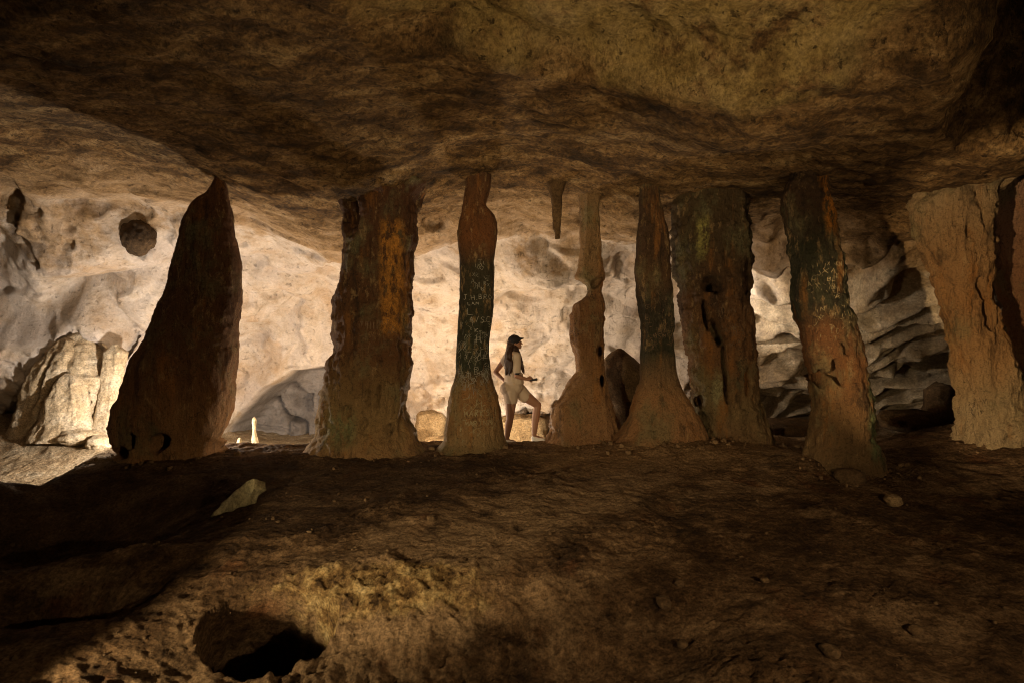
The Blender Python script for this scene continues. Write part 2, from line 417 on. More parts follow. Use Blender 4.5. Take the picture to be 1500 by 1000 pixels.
    flute = fbm(X * 3.2, Y * 3.2, Z * .5, 4, 92, ridged=True)
    d = d + shelf * (.75 + .16 * flute + .2 * noise(X * .9, Y * .9, Z * .6, 93))
    d = d * near
    wob = .3 * fbm(X * 2.5, Y * 2.5, Z * 2.5, 3, 98)
    for (hx, hy, rx, ry, dp) in ((622, 454, 8, 4, .2), (355, 369, 6, 3, .1), (105, 350, 10, 6, .12),
                                 (640, 330, 22, 12, .12), (405, 430, 26, 9, .12), (770, 440, 30, 12, .12), (915, 400, 18, 10, .15)):
        e = np.hypot((px - hx) / rx, (py - hy) / ry) + wob
        d = d - dp * sstep(1.08, .86, e)
    P = P + N * d[..., None]
    for (hx, hy, rx, ry, dp) in ((190, 482, 16, 8, .7), (10, 300, 18, 44, .3)):
        e = np.hypot((px - hx) / rx, (py - hy) / ry) + wob * .7
        P[..., 1] += dp * sstep(1.04, .90, e)
    bl = np.interp(px, [1060, 1100, 1150, 1210, 1300, 1360, 1430, 1500], [640, 566, 548, 548, 532, 505, 485, 480]) + 10 * fbm(X * 1.5, Y, Z, 3, 99)
    P[..., 1] += 1.7 * sstep(bl - 4, bl + 10, py) * wall * sstep(1070, 1100, px)
    # arch: the wall stops at a curved lip and a grey hollow opens under it
    ax = np.array([250, 320, 335, 352, 380, 405, 440, 480, 520, 560, 590]); ay = np.array([760, 668, 640, 616, 592, 566, 545, 541, 556, 600, 760])
    al = np.interp(px, ax, ay, left=900, right=900) + 5 * fbm(X * 1.4, Y, Z, 3, 95)
    hol = sstep(al - 5, al + 5, py) * wall
    swell = np.exp(-np.maximum(al - py, 0) / 60.0) * wall * sstep(280, 340, px) * sstep(620, 540, px) * (1 - hol)
    P[..., 1] += hol * 1.0 - swell * .55
    P[..., 2] += -swell * .05
    def seg(pts):
        best = np.full(px.shape, 1e9)
        for (x0, y0), (x1, y1) in zip(pts[:-1], pts[1:]):
            t = np.clip(((px - x0) * (x1 - x0) + (py - y0) * (y1 - y0)) / ((x1 - x0) ** 2 + (y1 - y0) ** 2), 0, 1)
            best = np.minimum(best, np.hypot(px - x0 - t * (x1 - x0), py - y0 - t * (y1 - y0)))
        return best
    jit = 2.5 * fbm(X * 3, Y * 3, Z * 3, 3, 96)
    up = np.interp(px, [395, 408, 420, 428, 444, 446, 474, 520], [570, 562, 564, 581, 584, 610, 608, 612])
    over = sstep(up + 4, up - 2, py + jit)                    # upper slab overhangs the lower blocks
    blockd = .38 * over
    for pts, wd, dp in (([(383, 590), (388, 610), (398, 621), (402, 623)], 4, .35), ([(402, 623), (426, 626), (427, 672)], 4.5, .4), ([(444, 584), (442, 598)], 3, .25), ([(446, 611), (520, 612)], 2.5, .2),
                        ([(398, 621), (396, 672)], 3, .18), ([(345, 636), (400, 640)], 2.5, .12), ([(455, 640), (520, 648)], 2.5, .15)):
        blockd = blockd - dp * sstep(wd, wd * .35, seg(pts) + jit)
    blockd = blockd + .16 * fbm(X * 1.4, Y, Z * 1.4, 4, 97) + .10 * fbm(X * 2.2, Y, Z * 2.2, 4, 94, .6, ridged=True)
    P[..., 1] -= hol * blockd
    V = P.reshape(-1, 3)
    Fq = grid_faces(nr, nc)
    cut = (n_roof + 60) * (nc - 1)
    for nm, f0, kind in (('cave_ceiling', Fq[:cut], 'roof'), ('cave_wall', Fq[cut:], 'wall')):
        ids = np.unique(f0); mp = np.full(len(V), -1, np.int32); mp[ids] = np.arange(len(ids))
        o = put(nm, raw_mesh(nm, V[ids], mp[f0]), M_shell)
        tag(o, kind='structure')
    return P

SHELL = shell()
_sp = SHELL[250:].reshape(-1, 3); _sp = _sp[_sp[:, 1] > 3]
_spx = 750 + F * _sp[:, 0] / _sp[:, 1]; _spy = 500 - (_sp[:, 2] - EYE) / _sp[:, 1] * F
def wall_at(px, py):
    """distance of the nearest rock surface of the shell along a pixel"""
    m = (np.abs(_spx - px) < 6) & (np.abs(_spy - py) < 6)
    return float(_sp[m, 1].min()) if m.any() else 12.0

# ------------------------------------------------------------------ the floor
def pit_mask(X, Y):
    pr = np.sqrt(((X + 1.70) / .47) ** 2 + ((Y - 4.0) / .29) ** 2) + .30 * fbm(X * 3.2, Y * 3.2, 0 * X, 4, 111, .6)
    return sstep(1.05, .82, pr)

def floor_z(X, Y):
    X = np.asarray(X, float); Y = np.asarray(Y, float)
    Ys = np.maximum(Y, .5); px = 750 + F * X / Ys
    z = 0 * X
    # crest under the pillars, falling away behind
    crest = np.interp(px, [-200, 0, 60, 170, 330, 600, 900, 1130, 1250, 1500], [6.1, 6.1, 6.4, 8.3, 8.6, 8.8, 9.1, 9.3, 8.2, 8.6])
    drop = np.interp(px, [-200, 0, 150, 330, 420, 560, 800, 1000, 1130, 1300, 1500], [.5, .48, .5, .55, .8, .85, .85, .8, .42, .3, .1])
    z = z - drop * sstep(0, 1.7, Y - crest)
    # the trodden floor rises again to the side wall
    z = z + .72 * sstep(8.6, 11.6, Y) * sstep(260, 120, px)
    z = z - .065 * np.maximum(0, 7.8 - Y) - .02 * np.maximum(0, 5.5 - Y)
    # near slope breaks off towards the camera
    lipY = 4.45 + .18 * noise(X * .9, 0 * X, 0 * X, 101) + .05 * noise(X * 4, Y * 4, 0 * X, 102)
    k = sstep(-3.0, -1.8, X) * sstep(1.9, .2, X)
    z = z - .34 * sstep(lipY + .05, lipY - .8, Y) * k
    z = z - .06 * sstep(4.8, 2.6, Y) * (1 - k)
    # hump in the middle
    z = z + .10 * np.exp(-(((X + .6) / 2.0) ** 2 + ((Y - 5.6) / 1.0) ** 2))
    # gully on the near side, behind a low ridge
    z = z - .62 * np.exp(-(((X + 4.4 + .25 * (Y - 5)) / 1.25) ** 2 + ((Y - 5.75) / .8) ** 2))
    z = z + .12 * np.exp(-(((X + 3.2) / .9) ** 2 + ((Y - 4.72 - .25 * (X + 3)) / .24) ** 2))
    z = z - .34 * np.exp(-(((X + 3.3) / .5) ** 2 + ((Y - 4.15) / .22) ** 2))
    # mound at the far side of the gully
    z = z + .46 * np.exp(-(((X + 6.1) / 1.0) ** 2 + ((Y - 6.2) / .7) ** 2))
    z = z - .12 * sstep(-4.2, -5.4, X) * sstep(9, 6, Y)
    # black pit
    z = z - 1.15 * pit_mask(X, Y)
    # rise under the flowing pillars and towards the far side
    z = z + .20 * np.exp(-(((X - 2.5) / 1.5) ** 2 + ((Y - 8.0) / .75) ** 2))
    z = z + .13 * np.exp(-(((X - 3.7) / .9) ** 2 + ((Y - 7.2) / .5) ** 2)) + .34 * sstep(4.6, 7.6, X) * sstep(5.0, 7.6, Y) * sstep(11, 9, Y)
    return z

def floor_detail(X, Y):
    a = .07 * fbm(X * .8, Y * .8, 0 * X, 4, 121) + .050 * fbm(X * 1.7, Y * 2.0, 0 * X, 5, 122, .6, ridged=True) + .030 * fbm(X * 6, Y * 6, 0 * X, 5, 123, .65)
    rough = np.exp(-(((X + 1.0) / 1.2) ** 2 + ((Y - 4.1) / .5) ** 2))
    a = a + rough * (.17 * fbm(X * 3.4, Y * 3.4, 0 * X, 5, 124, .65, ridged=True))
    cl = sstep(.05, .4, noise(X * 1.1, Y * 1.1, 0 * X, 128)); a = a + cl * .035 * fbm(X * 9, Y * 9, 0 * X, 3, 127, .6, ridged=True)
    a = a + .05 * sstep(9.0, 10, Y) * fbm(X * 2.0, Y * 2.0, 0 * X, 4, 125, ridged=True)
    return a

def gz(x, y):
    x = np.array([float(x)]); y = np.array([float(y)])
    return float((floor_z(x, y) + floor_detail(x, y))[0])

def make_floor():
    nc = 1000; O = 4.0
    a = np.linspace(-1.05, 1.05, nc)
    Yr = np.concatenate([np.linspace(-3.5, 2.2, 25, endpoint=False), np.exp(np.linspace(math.log(2.2), math.log(9.6), 400, endpoint=False)), np.linspace(9.6, 16.5, 90)])
    Y = np.repeat(Yr[:, None], nc, 1); X = a[None] * (Y + O)
    Z = floor_z(X, Y) + floor_detail(X, Y)
    pm = pit_mask(X, Y)
    X = X - .30 * pm; Y = Y + .60 * pm
    V = np.stack([X, Y, Z], -1).reshape(-1, 3)
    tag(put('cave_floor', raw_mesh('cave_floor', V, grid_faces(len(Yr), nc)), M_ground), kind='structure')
make_floor()

# ------------------------------------------------------------------ pillars
GROUP_P = 'natural stone pillars between floor and roof'
def pillar(name, label, outline, Y0, mat, depth=.8, na=110, flute=.05, seed=1, cav=(), rise=.45, lobes=(), twist=0, cat='pillar', group=GROUP_P, sink=.35, top=True, detail=1.0):
    o = sorted(outline); ys = np.array([r[0] for r in o], float); L = np.array([r[1] for r in o], float); Rr = np.array([r[2] for r in o], float)
    if top:
        hw = (Rr[0] - L[0]) / 2; c0 = (Rr[0] + L[0]) / 2; rp = rise / Y0 * F
        ys = np.concatenate([[ys[0] - rp, ys[0] - rp * .4], ys]); g1 = hw * 1.35 + 4; g2 = hw * 1.08 + 1
        L = np.concatenate([[c0 - g1, c0 - g2], L]); Rr = np.concatenate([[c0 + g1, c0 + g2], Rr])
    sp = sink / Y0 * F; hw = (Rr[-1] - L[-1]) / 2; c0 = (Rr[-1] + L[-1]) / 2
    ys = np.concatenate([ys, [ys[-1] + sp * .35, ys[-1] + sp]])
    L = np.concatenate([L, [c0 - hw * 1.22, c0 - hw * 1.6]]); Rr = np.concatenate([Rr, [c0 + hw * 1.22, c0 + hw * 1.6]])
    nr = int((ys[-1] - ys[0]) / 1.75)
    yy = np.linspace(ys[0], ys[-1], nr)
    l = np.interp(yy, ys, L); r = np.interp(yy, ys, Rr)
    ker = np.array([1, 3, 4, 3, 1.]) / 12
    sm = lambda q: np.convolve(np.pad(q, 2, 'edge'), ker, 'valid')
    l, r = sm(l), sm(r)
    wpx = (r - l) / 2
    big = np.convolve(np.pad(wpx, 20, 'edge'), np.ones(41) / 41, 'valid')
    cx = ((l + r) / 2 - 750) / F * Y0; wx = wpx / F * Y0; wd = (.5 * big + .5 * wpx) / F * Y0 * depth
    z = EYE + (500 - yy) / F * Y0
    ph = np.linspace(0, 2 * math.pi, na, endpoint=False)
    Zg = np.repeat(z[:, None], na, 1)
    sq = 2 / 2.5
    cs = np.sign(np.cos(ph)) * np.abs(np.cos(ph)) ** sq; sn = np.sign(np.sin(ph)) * np.abs(np.sin(ph)) ** sq
    ux, uy = np.cos(ph)[None], np.sin(ph)[None]
    rn = seed * 7.3
    side = np.abs(ux) ** 2
    big_l = fbm(ux * 1.1 + rn, uy * 1.1, Zg * .55, 3, seed) * (.16 - .10 * side)
    X = cx[:, None] + wx[:, None] * cs[None] * (1 + big_l * .5); Y = Y0 + wd[:, None] * sn[None] * (1 + big_l * 1.8)
    amp = np.minimum(wx, .55)[:, None]
    lay = fbm(X * 1.5 + rn, Y * 1.5, Zg * 3.2, 3, seed + 21) * 1.8; lf = np.floor(lay); lstep = (lf + sstep(.7, 1.0, lay - lf)) * .035
    fl = fbm(X * 3.6 + rn, Y * 3.6, Zg * .75, 4, seed + 3, .55, ridged=True) * flute
    dt = fbm(X * 5, Y * 5, Zg * 4, 4, seed + 5, .6) * .060 * detail + fbm(X * 13, Y * 13, Zg * 9, 4, seed + 9, .65) * .030 * detail
    dd = (fl + dt + lstep * min(1.0, detail)) * (.35 + amp)
    X = X + ux * dd; Y = Y + uy * dd
    # hollows eaten into the side towards the viewer
    px = 750 + F * X / Y0; py = 500 - (Zg - EYE) / Y0 * F
    wob = fbm(X * 6, Zg * 6, Y * 0, 3, seed + 13) * .55
    for (hx, hy, rx, ry, dep, slant) in cav:
        e = np.sqrt(((px - hx - slant * (py - hy)) / rx) ** 2 + ((py - hy) / ry) ** 2) + wob
        mk = sstep(1.15, .72, e) * (uy < .1)
        Y = Y + mk * dep; X = X + mk * dep * .1
    V = np.stack([X, Y, Zg], -1).reshape(-1, 3)
    Fq = grid_faces(nr, na, wrap=True)[:, ::-1]
    base = pix((l[-12] + r[-12]) / 2, yy[-12], Y0)
    me = raw_mesh(name, V, Fq)
    ob = put(name, me, mat); tag(ob, label, cat, group)
    ob['kind'] = 'thing'
    return ob

GREEN = (.030, .036, .018); BLK = (.020, .015, .010); BRN = (.085, .048, .020); TAN = (.23, .16, .085); RUS = (.24, .11, .030); MOS = (.13, .125, .055); PAL = (.36, .27, .16)

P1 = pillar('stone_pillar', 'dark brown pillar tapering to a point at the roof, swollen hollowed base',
    [(258, 316, 329), (272, 312, 331), (284, 304, 333), (294, 289, 335), (303, 281, 337), (320, 271, 339), (342, 267, 341), (378, 260, 347), (391, 257, 350), (413, 252, 350), (426, 248, 350), (448, 240, 348), (479, 227, 346),
     (510, 213, 344), (525, 199, 343), (554, 192, 340), (584, 183, 338), (606, 172, 335), (624, 170, 329), (646, 176, 316), (662, 182, 314)], 8.1,
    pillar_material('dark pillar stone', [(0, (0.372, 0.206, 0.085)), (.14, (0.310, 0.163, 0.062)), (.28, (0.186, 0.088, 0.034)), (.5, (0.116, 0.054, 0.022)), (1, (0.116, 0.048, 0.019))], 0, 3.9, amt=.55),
    depth=.62, na=170, flute=.035, seed=3, cav=[(259, 641, 13, 13, .5, -.3), (222, 637, 7, 11, .5, 0), (200, 656, 16, 9, .4, -.6), (320, 655, 8, 12, .3, 0)], detail=.5)
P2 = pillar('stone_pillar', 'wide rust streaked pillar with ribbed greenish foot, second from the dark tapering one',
    [(314, 508, 607), (328, 513, 606), (334, 510, 606), (366, 508, 602), (390, 506, 599), (410, 504, 598), (430, 499, 598), (450, 495, 597), (482, 493, 597), (508, 496, 595), (526, 488, 596), (546, 486, 598), (562, 485, 597), (578, 481, 593),
     (594, 478, 591), (606, 476, 592), (630, 470, 603), (645, 464, 608), (660, 455, 618)], 8.3,
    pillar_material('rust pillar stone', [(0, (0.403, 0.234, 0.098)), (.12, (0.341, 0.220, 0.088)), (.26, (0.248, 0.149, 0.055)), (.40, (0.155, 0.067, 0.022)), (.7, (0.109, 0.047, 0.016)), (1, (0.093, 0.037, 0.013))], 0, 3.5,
                    streak=((.50, .22, .035), -1.68, .20, 1.6, 3.4), patch=((.20, .20, .085), -2.35, .30, .05, .75)),
    depth=.75, na=170, flute=.10, seed=5, cav=[(523, 318, 12, 34, .15, 0), (563, 575, 4, 16, .2, -.1), (551, 577, 3, 13, .2, 0), (522, 596, 4, 11, .15, 0), (521, 630, 4, 11, .12, -.1), (578, 622, 4, 8, .15, 0), (545, 615, 4, 9, .1, -.4)], detail=.9)
P3 = pillar('stone_pillar', 'slim greenish black pillar with pinched neck, covered in scratched writing',
    [(250, 683, 719), (257, 682, 720), (279, 682, 718), (293, 680, 712), (302, 679, 711), (313, 676, 722), (324, 673, 726), (342, 670, 728), (378, 673, 724), (387, 674, 724), (419, 673, 723), (446, 673, 722), (468, 672, 720), (500, 670, 716), (518, 669, 715),
     (545, 668, 719), (558, 665, 722), (576, 659, 728), (590, 657, 731), (612, 655, 735), (630, 653, 737), (645, 650, 740), (655, 642, 744)], 8.4,
    pillar_material('green pillar stone', [(0, (0.232, 0.163, 0.072)), (.11, (0.264, 0.149, 0.058)), (.22, (0.279, 0.142, 0.049)), (.29, GREEN), (.5, (0.034, 0.034, 0.017)), (.66, (0.046, 0.037, 0.018)), (.76, (0.171, 0.064, 0.018)), (.88, (0.155, 0.064, 0.021)), (1, (0.078, 0.037, 0.016))], 0, 4.1, warp=.12, amt=.6),
    depth=.9, na=120, flute=.02, seed=8, detail=.45)
P4 = pillar('stone_pillar', 'thin tan pillar eaten through by a notch, on a humped base',
    [(297, 848, 876), (320, 849, 876), (344, 849, 877), (383, 848, 881), (400, 845, 883), (408, 844, 883), (413, 853, 882), (419, 861, 880), (427, 863, 879), (435, 861, 881), (440, 851, 882), (445, 840, 883), (465, 836, 885), (496, 837, 884), (504, 838, 884), (514, 843, 882),
     (522, 846, 882), (543, 846, 884), (551, 840, 885), (558, 833, 887), (572, 828, 889), (586, 822, 892), (594, 812, 894), (613, 810, 901), (633, 808, 907), (645, 804, 912)], 8.9,
    pillar_material('tan pillar stone', [(0, (0.403, 0.220, 0.098)), (.25, (0.372, 0.206, 0.085)), (.4, (0.264, 0.128, 0.047)), (.62, (0.232, 0.111, 0.042)), (.75, (0.357, 0.213, 0.094)), (1, (0.310, 0.192, 0.088))], 0, 3.8),
    depth=.8, na=120, flute=.07, seed=11, cav=[(877, 514, 5, 8, .3, 0), (880, 556, 4, 8, .3, 0), (872, 415, 7, 9, .15, -.5)])
P5 = pillar('stone_pillar', 'slender black pillar melting into a wide tan skirt beside the widest pillar',
    [(270, 936, 966), (280, 938, 965), (296, 937, 968), (324, 936, 974), (340, 935, 977), (360, 933, 980), (388, 931, 981), (400, 931, 982), (432, 932, 984), (448, 935, 985), (472, 940, 986), (512, 940, 986), (552, 939, 990), (564, 936, 994), (576, 932, 1000), (590, 928, 1010), (608, 923, 1020), (620, 917, 1026),
     (632, 911, 1030), (648, 898, 1036), (662, 885, 1042)], 8.3,
    pillar_material('black pillar stone', [(0, (0.357, 0.185, 0.075)), (.2, (0.372, 0.199, 0.081)), (.29, (0.202, 0.125, 0.058)), (.37, (0.037, 0.037, 0.018)), (.55, (0.037, 0.028, 0.016)), (.66, (0.116, 0.061, 0.023)), (.75, (0.078, 0.040, 0.017)), (1, (0.054, 0.030, 0.014))], 0, 3.9, warp=.16, amt=.8),
    depth=.8, na=130, flute=.03, seed=14, detail=.6)
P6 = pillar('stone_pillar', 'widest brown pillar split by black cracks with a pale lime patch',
    [(280, 996, 1085), (286, 992, 1087), (292, 990, 1089), (304, 986, 1092), (340, 987, 1095), (360, 988, 1095), (400, 992, 1096), (448, 1000, 1098), (496, 1006, 1102), (528, 1010, 1104), (560, 1014, 1106), (584, 1019, 1109), (608, 1022, 1116), (625, 1023, 1122), (640, 1018, 1127), (660, 1010, 1136)], 8.55,
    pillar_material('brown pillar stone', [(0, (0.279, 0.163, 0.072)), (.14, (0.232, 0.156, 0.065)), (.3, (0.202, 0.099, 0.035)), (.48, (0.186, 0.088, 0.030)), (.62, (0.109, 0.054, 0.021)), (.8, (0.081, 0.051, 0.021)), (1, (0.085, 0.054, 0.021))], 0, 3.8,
                    streak=((.34, .31, .09), 2.75, .10, 2.7, 3.5), patch=((.30, .27, .13), 3.0, .10, .55, 1.25)),
    depth=.62, na=190, flute=.06, seed=17, detail=1.6,
    cav=[(1030, 418, 14, 12, .35, -.3), (1041, 424, 8, 9, .3, 0), (1024, 462, 4, 22, .3, .15), (1039, 488, 8, 20, .35, .25), (1051, 540, 5, 50, .35, .08), (1022, 588, 4, 9, .25, 0), (1086, 410, 5, 26, .2, 0), (1083, 560, 4, 20, .12, 0), (1110, 600, 4, 16, .12, .2)])
P7 = pillar('stone_pillar', 'leaning pillar, dark green above and brown below, orange streak at its top',
    [(243, 1164, 1203), (261, 1160, 1208), (283, 1152, 1212), (310, 1153, 1217), (347, 1160, 1223), (364, 1163, 1225), (407, 1165, 1231), (418, 1166, 1233), (461, 1171, 1241), (504, 1182, 1252), (536, 1190, 1260), (547, 1192, 1263), (580, 1193, 1268), (623, 1193, 1274), (640, 1191, 1276), (661, 1187, 1279), (682, 1182, 1284)], 7.1,
    pillar_material('leaning pillar stone', [(0, (0.232, 0.149, 0.065)), (.16, (0.232, 0.135, 0.052)), (.34, (0.232, 0.102, 0.033)), (.46, (0.171, 0.074, 0.025)), (.53, (0.046, 0.045, 0.021)), (.72, (0.043, 0.043, 0.019)), (.86, (0.085, 0.045, 0.019)), (1, (0.070, 0.040, 0.017))], 0, 3.75, warp=.2,
                    streak=((.55, .22, .030), 3.86, .13, 2.8, 3.8), patch=((.09, .12, .05), 4.38, .16, .05, 1.3)),
    depth=.85, na=130, flute=.06, seed=21, detail=1.5, cav=[(1210, 545, 8, 17, .25, .2), (1196, 552, 6, 14, .25, 0), (1218, 510, 4, 10, .12, .4), (1190, 266, 5, 22, .12, 0)])
P8 = pillar('stone_pillar', 'leaning tan pillar lit warm, split by a long dark slot',
    [(268, 1372, 1470), (278, 1357, 1456), (286, 1352, 1446), (300, 1348, 1440), (310, 1347, 1436), (337, 1350, 1437), (380, 1366, 1438), (423, 1385, 1442), (461, 1395, 1447), (482, 1399, 1452), (515, 1406, 1466), (547, 1412, 1482), (569, 1417, 1494), (600, 1420, 1508), (612, 1421, 1514), (639, 1420, 1528), (655, 1416, 1540)], 7.8,
    pillar_material('warm pillar stone', [(0, (.56, .43, .25)), (.2, (.52, .38, .20)), (.36, (.48, .28, .115)), (.6, (.42, .22, .08)), (.8, (.38, .23, .10)), (1, (.42, .30, .16))], .1, 3.6),
    depth=.7, na=160, flute=.17, seed=25, detail=1.6, cav=[(1419, 430, 4, 20, .2, .30), (1428, 462, 6, 22, .25, .25), (1388, 345, 4, 9, .12, .2)])
P9 = pillar('stone_pillar', 'reddish brown column at the edge, behind the warm split pillar',
    [(225, 1462, 1580), (277, 1458, 1590), (353, 1468, 1600), (418, 1474, 1605), (461, 1488, 1612), (515, 1500, 1625), (560, 1506, 1640), (620, 1510, 1660), (650, 1508, 1680)], 8.5,
    pillar_material('red pillar stone', [(0, (0.372, 0.213, 0.104)), (.4, (0.310, 0.149, 0.065)), (.7, (0.295, 0.149, 0.072)), (1, (0.372, 0.227, 0.143))], .1, 4.0),
    depth=.7, na=140, flute=.07, seed=29, cav=[(1490, 345, 4, 14, .15, .2)])

M_tanrock = boulder_material('tan stone', (.15, .095, .045), (.26, .18, .09), (.38, .28, .16))
M_palerock = boulder_material('pale limestone', (.34, .25, .14), (.52, .42, .28), (.63, .55, .42))
M_greyrock = boulder_material('grey limestone', (.24, .22, .20), (.36, .33, .30), (.44, .41, .38))
M_brownrock = boulder_material('brown stone', (.07, .042, .02), (.12, .075, .036), (.18, .12, .06))
M_knob = boulder_material('dark knob stone', (.035, .022, .012), (.07, .044, .022), (.11, .07, .036))
M_cream = boulder_material('cream calcite', (.50, .40, .23), (.64, .55, .36), (.70, .62, .44))

st = pillar('stalactite', 'short brown stalactite hanging beside the thin tan pillar', [(290, 807, 824), (300, 808, 824), (320, 809, 823), (335, 811, 822), (345, 813, 821), (349, 815, 819)], 8.6,
    boulder_material('stalactite stone', (.05, .03, .014), (.10, .06, .026), (.15, .095, .045)), depth=.9, na=40, flute=.05, seed=33, rise=.3, sink=.01, cat='stalactite', group=None)

# ------------------------------------------------------------------ boulders and stones
def rock_mesh(name, size, seed, sub=4, amp=.25, freq=1.4, blocky=0.0, flat=0.0):
    bm = bmesh.new(); bmesh.ops.create_icosphere(bm, subdivisions=sub, radius=1)
    me = bpy.data.meshes.new(name); bm.to_mesh(me); bm.free()
    V = np.empty(len(me.vertices) * 3, np.float32); me.vertices.foreach_get('co', V); V = V.reshape(-1, 3)
    U = V.copy()
    if blocky:
        mx = np.abs(U).max(1, keepdims=True); V = V * (1 - blocky) + (U / mx * .8) * blocky
    f = fbm(U[:, 0] * freq + seed, U[:, 1] * freq, U[:, 2] * freq, 4, seed) + .5 * fbm(U[:, 0] * freq * 1.2, U[:, 1] * freq * 1.2 + seed, U[:, 2] * freq * 1.2, 3, seed + 4, ridged=True)
    V = V * (1 + amp * f[:, None]) * np.array(size)[None]
    if flat: V[:, 2] = np.maximum(V[:, 2], -flat * size[2])
    me.vertices.foreach_set('co', V.astype(np.float32).ravel())
    me.polygons.foreach_set('use_smooth', np.ones(len(me.polygons), bool)); me.update()
    return me

def rock(name, label, px, py, Y, size, mat, seed, cat='boulder', group=None, rot=0, **kw):
    o = put(name, rock_mesh(name, size, seed, **kw), mat); o.location = pix(px, py, Y); o.rotation_euler = (0, 0, rot) if not isinstance(rot, tuple) else rot
    return tag(o, label, cat, group)

rock('boulder', 'dark brown boulder between the thin pillar and the black skirted pillar', 908, 580, 10.0, (.44, .40, .78), M_brownrock, 5, amp=.16)
rock('rock_knob', 'dark brown heart shaped knob of rock on the pale side wall', 203, 346, wall_at(203, 350) - .02, (.27, .22, .31), M_knob, 12, cat='rock knob', amp=.22, freq=1.6, sub=5)
GF = 'flowstone mounds at the side wall'
YM = wall_at(100, 575)
for lb, ol, Y_, sd, cv in (
    ('leaning slab of pale flowstone, outermost of the mounds', [(494, 96, 98), (498, 88, 110), (520, 70, 118), (550, 50, 108), (580, 38, 88), (612, 30, 78)], YM - .22, 43, [(78, 560, 3, 40, .15, -.35)]),
    ('big domed pale flowstone mound with a dark fold down its side', [(486, 118, 120), (490, 106, 134), (505, 96, 150), (525, 90, 160), (550, 84, 164), (580, 78, 160), (600, 72, 152), (614, 68, 146)], YM - .02, 45, [(150, 520, 7, 26, .22, .3), (137, 590, 12, 22, .25, -.2), (98, 545, 3, 26, .12, -.4)]),
    ('small rounded flowstone lobe at the foot of the big mound', [(546, 102, 104), (550, 94, 114), (562, 84, 124), (590, 74, 127), (614, 70, 126)], YM - .42, 47, []),
    ('slim flowstone column between the mounds and the dark tapering pillar', [(505, 168, 172), (515, 156, 184), (560, 153, 176), (600, 146, 172), (622, 138, 176)], YM - .15, 49, [])):
    pillar('flowstone_mound', lb, ol, Y_, M_palerock, depth=.8, na=90, flute=.09, seed=sd, cav=cv, cat='flowstone', group=GF, top=False, detail=1.0)
for i, (px_, py_, Y_, s_, lb) in enumerate([
    (118, 640, 10.0, (.34, .3, .14), 'flat pale rock lying on the lit floor below the mounds'),
    (148, 648, 9.8, (.20, .2, .13), 'small pale rock on the lit floor nearest the dark tapering pillar')]):
    rock('floor_rock', lb, px_, py_, Y_, s_, M_palerock, 40 + i, cat='rock', amp=.3, sub=4)
for i, (px_, py_, Y_, s_, lb) in enumerate([
    (632, 625, wall_at(632, 625) - .1, (.38, .3, .42), 'tan boulder leaning on the wall beside the rust streaked pillar'),
    (640, 655, 12.0, (.3, .3, .25), 'low tan boulder at the foot of the wall near the rust streaked pillar'),
    (765, 640, wall_at(765, 625) - .2, (.62, .4, .55), 'broad tan boulder seen between the legs of the person')]):
    rock('wall_boulder', lb, px_, py_, Y_, s_, M_tanrock, 60 + i, amp=.2, blocky=.45, group='tan boulders along the lit wall', sub=5)
for i, (px_, py_, Y_, s_, lb) in enumerate([
    (1378, 600, 11.4, (.30, .3, .55), 'tall dim boulder in the black hollow beside the warm split pillar'),
    (1330, 615, 11.0, (.5, .35, .22), 'low dim boulder in the black hollow'),
    (1150, 625, 10.6, (.6, .4, .16), 'flat dim boulder at the foot of the ledged wall')]):
    rock('dim_boulder', lb, px_, py_, Y_, s_, M_brownrock, 70 + i, amp=.25, blocky=.3, group='boulders in the black hollow')

def stalagmite(label, px, ybase, ytop, w, Y, seed, blobs):
    p = pix(px, ybase, Y); H = (ybase - ytop) / F * Y; W = w / F * Y / 2
    n = 40; na = 20; zz = np.linspace(-.15, 1, n); ph = np.linspace(0, 2 * math.pi, na, endpoint=False)
    prof = np.interp(zz, [-.15, 0, .25, .45, .62, .9, .97, 1], [1.5, 1.2, 1.0, .85, .78, .62, .45, .02])
    rr = (prof * (1 + .22 * np.sin(zz * blobs * 6.28 + seed)))[:, None] * (1 + .2 * noise(np.cos(ph)[None] * 1.2 + seed, np.sin(ph)[None] * 1.2, zz[:, None] * 5, seed)) * W
    lean = (.35 * W * np.sin(zz * 3 + seed))[:, None]
    V = np.stack([rr * np.cos(ph)[None] + lean, rr * np.sin(ph)[None], np.repeat((zz * H)[:, None], na, 1)], -1).reshape(-1, 3)
    o = put('stalagmite', raw_mesh('stalagmite', V, grid_faces(n, na, True)), M_cream); o.location = p
    tag(o, label, 'stalagmite', 'small pale stalagmites')
stalagmite('tall thin cream stalagmite between the first two pillars', 374, 678, 610, 9, 10.2, 2, 2.0)
stalagmite('short cream stalagmite beside the tall thin one', 350, 678, 640, 11, 10.2, 4, 1.2)
stalagmite('cream stalagmite stump, lowest of the three', 341, 678, 654, 9, 10.1, 6, 1.0)

def on_floor(px, py):
    """point of the floor under a pixel"""
    Y = np.arange(2.4, 9.5, .02); X = (px - 750) / F * Y; Zr = EYE + (500 - py) / F * Y
    G = floor_z(X, Y) + floor_detail(X, Y); hit = np.nonzero(Zr <= G)[0]
    if len(hit): return Vector((X[hit[0]], Y[hit[0]], G[hit[0]]))
    return pix(px, py, 6)

